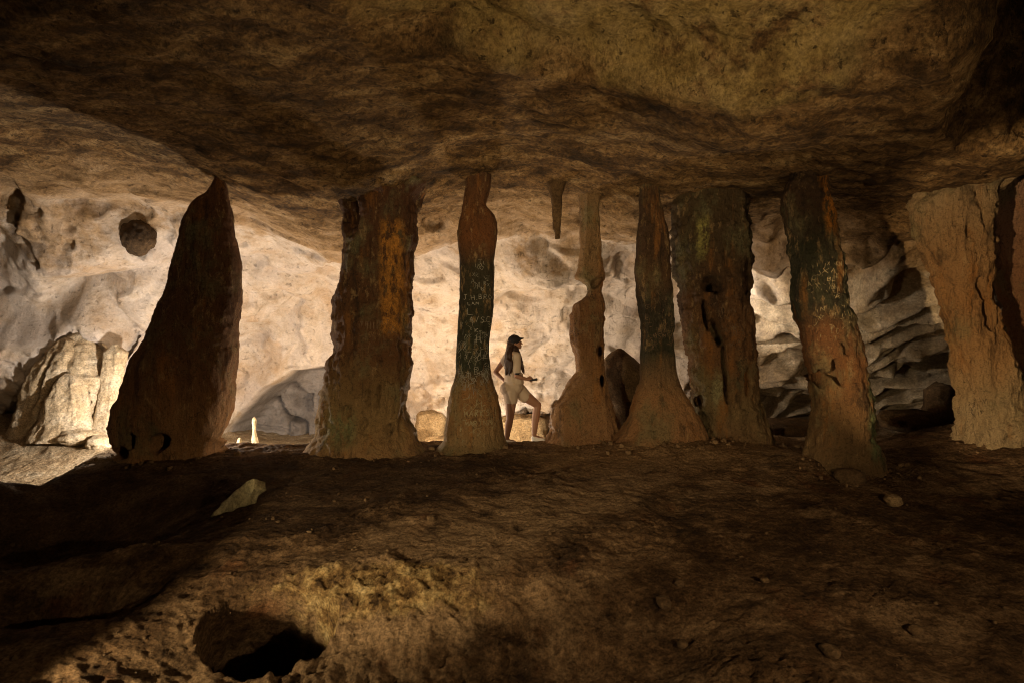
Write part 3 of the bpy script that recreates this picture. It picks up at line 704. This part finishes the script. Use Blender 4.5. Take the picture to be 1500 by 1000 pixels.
M_lichen = boulder_material('lichen stone', (.22, .18, .095), (.33, .29, .16), (.40, .36, .23))
def slab_mesh():
    prof = [(-.30, -.26), (-.10, -.22), (.02, -.12), (.16, -.05), (.20, .06), (.27, .14), (.24, .25), (.15, .22), (.02, .10), (-.16, -.08)]
    n = len(prof); bm = bmesh.new()
    fr = [bm.verts.new((x, -.05 + .02 * math.sin(i * 2.1), z)) for i, (x, z) in enumerate(prof)]
    bk = [bm.verts.new((x * 1.08 + .04, .16 + .05 * math.sin(i * 1.3), z * .92 - .02)) for i, (x, z) in enumerate(prof)]
    bm.faces.new(fr); bm.faces.new(bk[::-1])
    for i in range(n): bm.faces.new((fr[i], bk[i], bk[(i + 1) % n], fr[(i + 1) % n]))
    bmesh.ops.triangulate(bm, faces=bm.faces[:])
    bmesh.ops.subdivide_edges(bm, edges=bm.edges[:], cuts=7, use_grid_fill=True)
    for v in bm.verts:
        q = v.co * 9; q2 = v.co * 25
        a = np.array
        v.co *= .82
        v.co += Vector((float(noise(a([q.x]), a([q.y]), a([q.z]), 3)[0]), float(noise(a([q.x]), a([q.y]), a([q.z]), 4)[0]), float(noise(a([q.x]), a([q.y]), a([q.z]), 5)[0]))) * .018
    bmesh.ops.recalc_face_normals(bm, faces=bm.faces[:])
    me = bpy.data.meshes.new('leaning_slab'); bm.to_mesh(me); bm.free()
    for p_ in me.polygons: p_.use_smooth = True
    return me
p = on_floor(335, 752)
tr = put('leaning_slab', slab_mesh(), M_lichen); tr.location = p + Vector((0, .12, .10)); tr.rotation_euler = (math.radians(-12), 0, .1)
tag(tr, 'pointed pale slab of rock sticking out of the near floor', 'rock slab')
for i, (px_, py_, s_, lb) in enumerate([
    (1308, 737, (.105, .08, .065), 'pale angular stone lying alone on the dark floor'),
    (1000, 948, (.035, .03, .025), 'small tan stone near the bottom of the bare dark floor'),
    (1215, 958, (.06, .045, .03), 'flat tan stone, lowest on the dark floor'),
    (1340, 930, (.05, .04, .03), 'half buried tan stone on the dark floor near the edge'),
    (972, 884, (.075, .05, .03), 'flat ochre stone beside the lit patch of floor'),
    (995, 856, (.04, .035, .025), 'little ochre stone just above the flat ochre one'),
    (1120, 853, (.03, .025, .02), 'tiny stone on the dark floor below the leaning pillar'),
    (632, 760, (.05, .04, .025), 'tiny pale stone in the middle of the earth slope'),
    (1245, 705, (.16, .12, .10), 'brown rock at the foot of the leaning pillar'),
    (1200, 655, (.14, .12, .17), 'upright brown rock against the foot of the leaning pillar')]):
    q = on_floor(px_, py_)
    o = put('floor_stone', rock_mesh('floor_stone', s_, 90 + i, sub=3, amp=.3, blocky=.35), M_tanrock if i == 0 else M_brownrock)
    o.location = q + Vector((0, 0, s_[2] * .45)); o.rotation_euler = (0, 0, rng.uniform(0, 3))
    tag(o, lb, 'stone', 'loose stones on the near floor')

# crumbs of rock nobody could count
def gravel():
    bm = bmesh.new(); bmesh.ops.create_icosphere(bm, subdivisions=1, radius=1)
    base = np.array([v.co[:] for v in bm.verts]); fs = np.array([[v.index for v in f.verts] for f in bm.faces]); bm.free()
    r = np.random.RandomState(3); n = 1500
    Yv = np.exp(r.uniform(math.log(2.5), math.log(8.6), n)); tt = r.uniform(-1.0, 1.0, n); Xv = tt * Yv
    keep = noise(Xv * 1.3, Yv * 1.3, 0 * Xv, 7) > -.12
    Xv, Yv = Xv[keep], Yv[keep]; n = len(Xv)
    Zv = floor_z(Xv, Yv) + floor_detail(Xv, Yv)
    s = .003 + .016 * r.rand(n) ** 6 + .001 * Yv / 3
    V = base[None] * (1 + .5 * (r.rand(n, len(base), 1) - .5)) * s[:, None, None] * (.6 + .8 * r.rand(n, 1, 3))
    V = V + np.stack([Xv, Yv, Zv + s * .3], -1)[:, None]
    Fq = (fs[None] + (np.arange(n) * len(base))[:, None, None]).reshape(-1, 3)
    o = put('gravel', raw_mesh('gravel', V.reshape(-1, 3), Fq), M_brownrock); tag(o, 'loose brown crumbs of rock strewn over the near floor', 'gravel', kind='stuff')
gravel()

def rubble():
    """broken crumbs heaped where each pillar meets the earth"""
    bm = bmesh.new(); bmesh.ops.create_icosphere(bm, subdivisions=2, radius=1)
    base = np.array([v.co[:] for v in bm.verts]); fs = np.array([[v.index for v in f.verts] for f in bm.faces]); bm.free()
    r = np.random.RandomState(9); pts = []
    for px0, px1, Y0, n in ((168, 318, 8.1, 46), (450, 622, 8.3, 60), (640, 748, 8.4, 34), (800, 915, 8.9, 34), (880, 1045, 8.3, 60), (1005, 1140, 8.55, 50), (1175, 1292, 7.1, 70), (1410, 1545, 7.8, 40)):
        for i in range(n):
            a = r.uniform(math.pi, 2 * math.pi); k = .95 + .9 * r.rand() ** 2; hw = (px1 - px0) / 2 / F * Y0
            pts.append((((px0 + px1) / 2 - 750) / F * Y0 + hw * k * math.cos(a), Y0 + hw * .75 * k * math.sin(a), .006 + .034 * r.rand() ** 4))
    P_ = np.array(pts); n = len(P_)
    Zv = floor_z(P_[:, 0], P_[:, 1]) + floor_detail(P_[:, 0], P_[:, 1]); sz = P_[:, 2]
    mx = base / np.abs(base).max(1, keepdims=True)
    V = (base * .5 + mx * .4)[None] * (1 + .45 * (r.rand(n, len(base), 1) - .5)) * sz[:, None, None] * (.6 + .9 * r.rand(n, 1, 3))
    V = V + np.stack([P_[:, 0], P_[:, 1], Zv + sz * .25], -1)[:, None]
    Fq = (fs[None] + (np.arange(n) * len(base))[:, None, None]).reshape(-1, 3)
    o = put('rubble', raw_mesh('rubble', V.reshape(-1, 3), Fq), M_rub); tag(o, 'broken brown crumbs of rock around the feet of the pillars', 'rubble', kind='stuff')
M_rub = boulder_material('rubble stone', (.10, .06, .028), (.19, .12, .058), (.30, .20, .10))
rubble()

# ------------------------------------------------------------------ writing scratched into the pillars
FONT = {'A': [[(0, 0), (.5, 1), (1, 0)], [(.22, .42), (.78, .42)]], 'B': [[(0, 0), (0, 1), (.7, .9), (.7, .6), (0, .52), (.85, .4), (.8, .1), (0, 0)]], 'C': [[(1, .9), (.4, 1), (0, .5), (.4, 0), (1, .1)]],
        'F': [[(0, 0), (0, 1), (.9, 1)], [(0, .55), (.6, .55)]], 'H': [[(0, 0), (0, 1)], [(1, 0), (1, 1)], [(0, .5), (1, .5)]], 'I': [[(.5, 0), (.5, 1)]], 'J': [[(.1, 1), (1, 1)], [(.6, 1), (.6, .15), (.3, 0), (0, .2)]],
        'K': [[(0, 0), (0, 1)], [(.9, 1), (0, .45), (.9, 0)]], 'L': [[(0, 1), (0, 0), (.9, 0)]], 'M': [[(0, 0), (.1, 1), (.5, .35), (.9, 1), (1, 0)]], 'N': [[(0, 0), (0, 1), (1, 0), (1, 1)]], 'O': [[(.5, 0), (0, .5), (.5, 1), (1, .5), (.5, 0)]],
        'R': [[(0, 0), (0, 1), (.8, .85), (.7, .55), (0, .5), (.9, 0)]], 'S': [[(1, .9), (.4, 1), (.05, .75), (.9, .35), (.6, 0), (0, .1)]], 'T': [[(0, 1), (1, 1)], [(.5, 1), (.5, 0)]], 'X': [[(0, 0), (1, 1)], [(0, 1), (1, 0)]],
        '3': [[(0, 1), (.8, .85), (.3, .55), (.85, .3), (.1, 0)]], '.': [[(.3, 0), (.4, .06)]], '/': [[(.2, 0), (.8, 1.1)]], 'E': [[(.9, 1), (0, 1), (0, 0), (.9, 0)], [(0, .5), (.7, .5)]]}
def scratch_mat(name, col):
    return plain(name, col, .9, .1, .3, 120)
M_scr = scratch_mat('scratched limestone', (.25, .235, .19)); M_scr2 = scratch_mat('dim scratched limestone', (.15, .10, .06)); M_scr3 = scratch_mat('greenish scratch', (.27, .22, .12))

def writing(pil, texts, fields, mat, Y0, seed, width=.0036):
    r = random.Random(seed)
    me = pil.data
    V = np.empty(len(me.vertices) * 3, np.float32); me.vertices.foreach_get('co', V); V = V.reshape(-1, 3)
    polys = [tuple(p.vertices) for p in me.polygons]
    bvh = BVHTree.FromPolygons([Vector(v) for v in V], polys)
    strokes = []
    for (t, px, py, h, wd) in texts:
        x = px
        for ch in t:
            if ch in FONT:
                jx, jy, rot = r.uniform(-.4, .4), r.uniform(-.6, .6), r.uniform(-.12, .12)
                for s in FONT[ch]:
                    strokes.append(([(x + jx + a * wd + rot * b * h, py + jy + h * .5 - b * h - rot * a * wd) for a, b in s], 1.25))
            x += wd * (1.45 if ch != '.' else .9)
    for (n, x0, y0, x1, y1, ln) in fields:
        for i in range(n):
            x = r.uniform(x0, x1); y = r.uniform(y0, y1); L = ln * r.uniform(.4, 1.5)
            kind = r.random()
            if kind < .55:
                a = r.choice([r.gauss(1.57, .35), r.uniform(0, 3.14)])
                dx, dy = math.cos(a) * L, math.sin(a) * L
                strokes.append(([(x, y), (x + dx * .5 + r.uniform(-.6, .6), y + dy * .5), (x + dx, y + dy)], r.uniform(.5, 1.1)))
            else:
                ch = r.choice('ABCHIJLMNORSTXK'); h = r.uniform(4, 8); wd = h * r.uniform(.5, .8)
                for s in FONT[ch]: strokes.append(([(x + a * wd, y - b * h) for a, b in s], r.uniform(.5, 1.0)))
    vs, fs = [], []
    for pts, wf in strokes:
        poly = []
        for (a, b) in zip(pts[:-1], pts[1:]):
            m = max(2, int(math.hypot(b[0] - a[0], b[1] - a[1]) / 1.2) + 1)
            for i in range(m): poly.append((a[0] + (b[0] - a[0]) * i / m, a[1] + (b[1] - a[1]) * i / m))
        poly.append(pts[-1])
        prev = None
        for i, (px, py) in enumerate(poly):
            p = pix(px, py, Y0); hit = bvh.ray_cast(Vector((p.x, Y0 - 3, p.z)), Vector((0, 1, 0)))
            if hit[0] is None or hit[0].y > Y0 + .02: prev = None; continue
            q = poly[min(i + 1, len(poly) - 1)]; k = poly[max(i - 1, 0)]
            d = Vector((q[0] - k[0], 0, -(q[1] - k[1])))
            if d.length < 1e-6: continue
            nrm = hit[1] if hit[1].y < 0 else -hit[1]
            t = nrm.cross(d).normalized() * width * wf * r.uniform(.6, 1.2)
            c = hit[0] + nrm * .003
            ia = len(vs); vs += [c - t, c + t, c + nrm * .002]
            if prev is not None: fs += [(prev, ia, ia + 2, prev + 2), (prev + 2, ia + 2, ia + 1, prev + 1)]
            prev = ia
    m2 = bpy.data.meshes.new('scratched_writing'); m2.from_pydata([tuple(v) for v in vs], [], fs); m2.update()
    o = put('scratched_writing', m2, mat, pil); o['kind'] = 'stuff'
    return o

writing(P3, [('J.H.BRO', 681, 437, 7, 4.6), ('LAM', 687, 446, 4, 4), ('L', 687, 458, 9, 8), ('A/SCF', 690, 469, 8, 5.2), ('K', 697, 484, 6, 5), ('H', 699, 494, 7, 5), ('N', 706, 425, 5, 4)],
        [(90, 674, 500, 716, 560, 7), (26, 676, 470, 716, 505, 5), (16, 690, 405, 716, 432, 4), (45, 664, 545, 726, 575, 8), (8, 676, 385, 716, 402, 4)], M_scr, 8.4, 1)
writing(P3, [('MARKS', 683, 600, 8, 5.2), ('MARINN', 684, 614, 7, 4.6)], [(46, 664, 570, 728, 640, 8), (10, 690, 570, 712, 596, 12)], M_scr3, 8.4, 2, .0042)
writing(P7, [('XA', 1190, 400, 6, 7), ('3', 1205, 421, 5, 4), ('A', 1206, 436, 6, 5), ('BE', 1196, 412, 5, 5)], [(46, 1172, 385, 1226, 436, 4), (40, 1180, 440, 1236, 500, 4)], M_scr3, 7.1, 3, .003)
writing(P5, [('K', 942, 468, 5, 4), ('A', 954, 492, 7, 4)], [(50, 938, 450, 982, 514, 5), (16, 936, 410, 970, 445, 5)], M_scr2, 8.3, 4)
writing(P6, [], [(90, 1032, 432, 1096, 510, 4), (24, 1040, 300, 1090, 420, 4)], M_scr2, 8.55, 5, .004)
writing(P1, [('TAC', 292, 408, 12, 12)], [(40, 235, 430, 335, 520, 8)], M_scr2, 8.1, 6, .005)
writing(P2, [('IIII', 548, 478, 10, 3)], [(40, 530, 470, 585, 545, 4)], M_scr2, 8.3, 7, .004)

# ------------------------------------------------------------------ the person
def blob_mesh(name, chains, voxel, smooth=6):
    """union of round-cone chains -> one continuous skin.  chain: list of (point, radius or (rx,ry,rz))"""
    bm = bmesh.new()
    def ball(c, r):
        m = Matrix.Translation(c) @ Matrix.Diagonal((*r, 1))
        bmesh.ops.create_icosphere(bm, subdivisions=2, radius=1, matrix=m)
    for ch in chains:
        ch = [(Vector(p), Vector(r) if isinstance(r, tuple) else Vector((r, r, r))) for p, r in ch]
        if len(ch) == 1: ball(*ch[0])
        for (p0, r0), (p1, r1) in zip(ch[:-1], ch[1:]):
            L = (p1 - p0).length; m = max(2, int(L / (.35 * min(min(r0), min(r1)))) + 1)
            for i in range(m + 1):
                t = i / m; ball(p0.lerp(p1, t), r0.lerp(r1, t))
    me = bpy.data.meshes.new(name); bm.to_mesh(me); bm.free()
    o = bpy.data.objects.new(name, me); COL.objects.link(o)
    rm = o.modifiers.new('r', 'REMESH'); rm.mode = 'VOXEL'; rm.voxel_size = voxel
    if smooth:
        sm = o.modifiers.new('s', 'SMOOTH'); sm.factor = .5; sm.iterations = smooth
    dg = bpy.context.evaluated_depsgraph_get()
    out = bpy.data.meshes.new_from_object(o.evaluated_get(dg)); out.name = name
    bpy.data.objects.remove(o); bpy.data.meshes.remove(me)
    out.polygons.foreach_set('use_smooth', np.ones(len(out.polygons), bool)); out.update()
    return out

YP = 8.95
def pp(px, py, dy=0.0):
    v = pix(px, py, YP); v.y += dy; return v
person_root = empty('person', pp(765, 645)); RB = person_root.location.copy()
def loc(v): return v - RB
def L_(px, py, dy=0.0): return loc(pp(px, py, dy))

M_skin = plain('skin', (.27, .14, .085), .55, .4, .08, 30); M_hair = plain('dark hair', (.035, .017, .011), .5, .4, .4, 90)
M_cloth = plain('beige cotton', (.46, .37, .28), .9, .15, .12, 150); M_cap = plain('black cap cloth', (.015, .013, .014), .85, .2, .3, 120)
M_shoe = plain('white canvas', (.72, .70, .66), .8, .2, .08, 90); M_black = plain('black plastic', (.012, .012, .013), .5, .4)

# her near (camera) side is -y; she faces +x and slightly away
hipN, hipF = L_(748, 573, -.06), L_(760, 572, .08)
knN, anN = L_(747, 611, -.05), L_(742.5, 640, -.03)
knF, anF = L_(788, 594, .13), L_(783, 637, .12)
shN, shF = L_(757, 521, -.15), L_(744, 521, .15)
elN, wrN = L_(756, 549, -.20), L_(770, 553.5, -.17)
elF, wrF = L_(725, 546, .24), L_(738, 557, .10)
neck, head = L_(753.5, 513, 0), L_(755, 501, 0)
torso = [(L_(753, 566, .01), (.145, .17, .12)), (L_(751, 556, 0), (.125, .15, .11)), (L_(750, 545, 0), (.105, .13, .10)), (L_(749.5, 533, 0), (.115, .15, .10)), (L_(750.5, 522, 0), (.10, .155, .07)), (L_(752, 517, 0), (.07, .09, .05))]
def hand(wr, d, up, side, curl=0.9):
    """palm and five separate curled fingers.  d forward, up = back of the hand, side = towards the thumb"""
    d = d.normalized(); side = (side - d * side.dot(d)).normalized(); up = d.cross(side)
    ch = [[(wr, .024), (wr + d * .035, (.027, .022, .027)), (wr + d * .075, (.03, .02, .03))]]
    for i, (o, ln) in enumerate(zip((.030, .010, -.010, -.029), (.070, .078, .072, .056))):
        b = wr + d * .078 + side * o; a = 0; pts = [(b, .0105)]; cur = b
        for j, fr in enumerate((.42, .32, .26)):
            a += curl * (.45 + .25 * j)
            cur = cur + (d * math.cos(a) - up * math.sin(a)) * ln * fr; pts.append((cur, .0098 - .0012 * j))
        ch.append(pts)
    b = wr + d * .030 + side * .026
    ch.append([(b, .013), (b + side * .022 + d * .022, .0115), (b + side * .018 + d * .050 - up * .012, .0095)])
    return ch
body = [torso,
    [(hipN, .100), (L_(748, 590, -.06), .092), (knN, .062), (L_(745.0, 621, -.04), .064), (anN, .040)],
    [(hipF, .100), (L_(774, 584, .11), .094), (knF, .064), (L_(785.0, 613, .125), .064), (anF, .041)],
    [(anN, .036), (L_(742, 643.5, -.03), .034), (L_(747, 645, -.03), .032), (L_(754, 646, -.03), .024)],
    [(anF, .036), (L_(783, 641, .12), .036), (L_(789, 643, .12), .034), (L_(795, 644, .12), .026)],
    [(shN, .056), (L_(756.5, 535, -.19), .047), (elN, .038), (L_(763, 551.5, -.19), .037), (wrN, .025)],
    [(shF, .056), (L_(734, 534, .21), .046), (elF, .038), (L_(731, 551, .18), .036), (wrF, .025)],
    [(L_(750, 520, -.12), .05), (shN, .05)], [(L_(750, 520, .12), .05), (shF, .05)],
    [(L_(752.5, 516, 0), .052), (neck, .05), (L_(754.5, 508, 0), .052)],
    [(head, (.085, .07, .095))], [(L_(757.5, 505, 0), (.062, .056, .07))], [(L_(761, 508.5, 0), (.030, .034, .026))],           # skull, face, jaw
    [(L_(763.4, 501, 0), (.012, .012, .012)), (L_(765.0, 504, 0), (.012, .013, .010))],                                      # nose
    [(L_(763.6, 507, 0), (.016, .022, .009))],                                                                                # lips
    [(L_(754.5, 503, -.072), (.018, .012, .03))], [(L_(754.5, 503, .072), (.018, .012, .03))],                                # ears
    [(L_(763.3, 499.4, -.03), (.010, .017, .006))], [(L_(763.3, 499.4, .03), (.010, .017, .006))]]                            # brows
body += hand(wrN, L_(779, 555, -.15) - wrN, None, Vector((.1, .1, 1)), 1.15)
body += hand(wrF, L_(742, 562, .02) - wrF, None, Vector((.3, -.6, .7)), .7)
put('body', blob_mesh('body', body, .0075, 4), M_skin, person_root)
# eyes
for s in (-1, 1):
    bm = bmesh.new(); bmesh.ops.create_icosphere(bm, subdivisions=2, radius=.010)
    me = bpy.data.meshes.new('eye'); bm.to_mesh(me); bm.free()
    e = put('eye', me, M_black, person_root); e.location = L_(762.7, 501.4, .028 * s)
shirt = [[(p, (r[0] + .018, r[1] + .015, r[2] + .02)) for p, r in torso[1:5]], [(L_(751.5, 518, 0), (.085, .13, .045))],
         [(L_(752, 519, -.10), .062), (shN, .068), (L_(757, 532, -.185), .070), (L_(756.8, 541, -.195), .068)], [(L_(748, 519, .10), .062), (shF, .068), (L_(737.5, 531, .205), .066)],
         [(L_(756, 548, -.03), (.115, .13, .05)), (L_(757, 560, -.02), (.12, .14, .05))]]
put('shirt', blob_mesh('shirt', shirt, .011, 4), M_cloth, person_root)
shorts = [[(L_(751, 553, 0), (.125, .15, .06)), (L_(752, 566, .01), (.165, .185, .12)), (L_(749, 571, .01), (.165, .18, .09))],
          [(hipN, .128), (L_(748.5, 584, -.06), .112)], [(hipF, .125), (L_(768, 580.5, .10), .114)], [(L_(742.5, 569, -.04), (.115, .14, .12))]]
put('shorts', blob_mesh('shorts', shorts, .011, 4), M_cloth, person_root)
hair = [[(L_(753, 499, 0), (.092, .086, .10)), (L_(748.5, 507, 0), (.070, .085, .10)), (L_(746.5, 520, -.05), (.075, .15, .10)), (L_(744.5, 534, -.08), (.07, .15, .09)), (L_(743, 543, -.10), (.03, .08, .05))],
        [(L_(756, 512, -.07), (.045, .035, .06)), (L_(760, 522, -.12), (.045, .05, .07)), (L_(764, 534, -.16), (.028, .04, .06)), (L_(766.5, 543, -.15), (.014, .02, .04))],
        [(L_(745, 530, -.19), (.045, .04, .07)), (L_(741.5, 546, -.18), (.012, .014, .04))], [(L_(749, 532, -.20), (.04, .04, .07)), (L_(746, 547, -.20), (.012, .014, .04))],
        [(L_(756, 513, .06), (.04, .03, .06)), (L_(759, 524, .10), (.03, .03, .07))]]
hm = blob_mesh('hair', hair, .010, 2)
V = np.empty(len(hm.vertices) * 3, np.float32); hm.vertices.foreach_get('co', V); V = V.reshape(-1, 3)
st_ = fbm(V[:, 0] * 26, V[:, 1] * 26, V[:, 2] * 3, 3, 5)[:, None]
V += np.stack([st_[:, 0], st_[:, 0], 0 * st_[:, 0]], -1) * .022 * np.sign(V - V.mean(0)); hm.vertices.foreach_set('co', V.ravel()); hm.update()
put('hair', hm, M_hair, person_root)
cap = [[(L_(753.5, 497.5, 0), (.104, .096, .075))], [(L_(752.5, 501, 0), (.102, .096, .04))], [(L_(760, 496.5, 0), (.05, .075, .02)), (L_(764.5, 495.5, 0), (.04, .06, .010))]]
cp = put('cap', blob_mesh('cap', cap, .008, 2), M_cap, person_root)
shoe = [[(L_(782.5, 642.5, .12), (.045, .045, .045)), (L_(788, 644, .12), (.05, .046, .036)), (L_(795.5, 645, .12), (.042, .044, .026))], [(L_(783, 646.3, .12), (.05, .048, .014)), (L_(796, 646.5, .12), (.05, .048, .014))]]
put('shoe', blob_mesh('shoe', shoe, .008, 2), M_shoe, person_root)
shoe2 = [[(L_(742, 645, -.03), (.045, .045, .045)), (L_(748, 646.5, -.03), (.05, .046, .036)), (L_(755.5, 647.5, -.03), (.042, .044, .026))], [(L_(742, 649, -.03), (.05, .048, .014)), (L_(756, 649, -.03), (.05, .048, .014))]]
put('shoe', blob_mesh('shoe', shoe2, .008, 2), M_shoe, person_root)
band = blob_mesh('arm_band', [[(L_(757, 541.5, -.198), .050), (L_(757, 544.5, -.20), .049)]], .008, 2)
put('arm_band', band, M_black, person_root)
tag(person_root, 'person in beige shirt and shorts standing side-on, long dark hair, black cap', 'person')
# small torch held in the near hand
def tube(p0, p1, r, n=16):
    d = (p1 - p0); q = d.to_track_quat('Z', 'Y').to_matrix().to_4x4(); bm = bmesh.new()
    bmesh.ops.create_cone(bm, cap_ends=True, segments=n, radius1=r, radius2=r, depth=d.length, matrix=Matrix.Translation((p0 + p1) / 2) @ q)
    bmesh.ops.bevel(bm, geom=[e for e in bm.edges if e.calc_face_angle(0) > 1], offset=r * .2, segments=2, affect='EDGES')
    return bm
ta, tb = pp(775, 555.5, -.165), pp(786.5, 554.2, -.15)
tor = empty('torch', ta)
def part(name, bm, mat, par):
    me = bpy.data.meshes.new(name); bm.to_mesh(me); bm.free()
    for p_ in me.polygons: p_.use_smooth = True
    return put(name, me, mat, par)
z0 = Vector((0, 0, 0))
part('barrel', tube(z0, (tb - ta) * .78, .015), M_black, tor)
part('head', tube((tb - ta) * .75, tb - ta, .021), M_black, tor)
tag(tor, 'small black torch gripped in the hand of the standing person', 'torch')

# ------------------------------------------------------------------ floodlights standing on the floor
M_lamp = plain('black lamp housing', (.02, .02, .02), .5, .4); M_glass = plain('lamp glass', (.6, .6, .55), .15, .5)
def flood(label, pos, aim, watts, colr, spot, blend, rad):
    p = Vector(pos); g = gz(p.x, p.y)
    root = empty('flood_lamp', (p.x, p.y, g)); tag(root, label, 'lamp', 'floodlights hidden about the cave')
    d = (Vector(aim) - p).normalized() if aim else Vector((0, .8, .6)).normalized()
    q = d.to_track_quat('Z', 'Y').to_matrix().to_4x4()
    h = max(p.z - g, .05)
    c = Vector((0, 0, h)) - d * .11
    bm = bmesh.new(); bmesh.ops.create_cone(bm, cap_ends=True, segments=20, radius1=.035, radius2=.06, depth=.10, matrix=Matrix.Translation(c) @ q)
    part('housing', bm, M_lamp, root)
    bm = bmesh.new(); bmesh.ops.create_cone(bm, cap_ends=True, segments=20, radius1=.054, radius2=.050, depth=.012, matrix=Matrix.Translation(c + d * .056) @ q)
    part('glass', bm, M_glass, root)
    part('stand', tube(Vector((c.x, c.y, -.05)), Vector((c.x, c.y, c.z - .02)), .012, 10), M_lamp, root)
    if spot:
        l = bpy.data.lights.new('lamp_light', 'SPOT'); l.spot_size = math.radians(spot); l.spot_blend = blend
    else: l = bpy.data.lights.new('lamp_light', 'POINT')
    l.energy = watts; l.color = colr; l.shadow_soft_size = rad
    lo = bpy.data.objects.new('lamp_light', l); COL.objects.link(lo); lo.parent = root; lo.location = (0, 0, h)
    lo.rotation_euler = (-d).to_track_quat('Z', 'Y').to_euler()
for a in LAMPS: flood(*a)
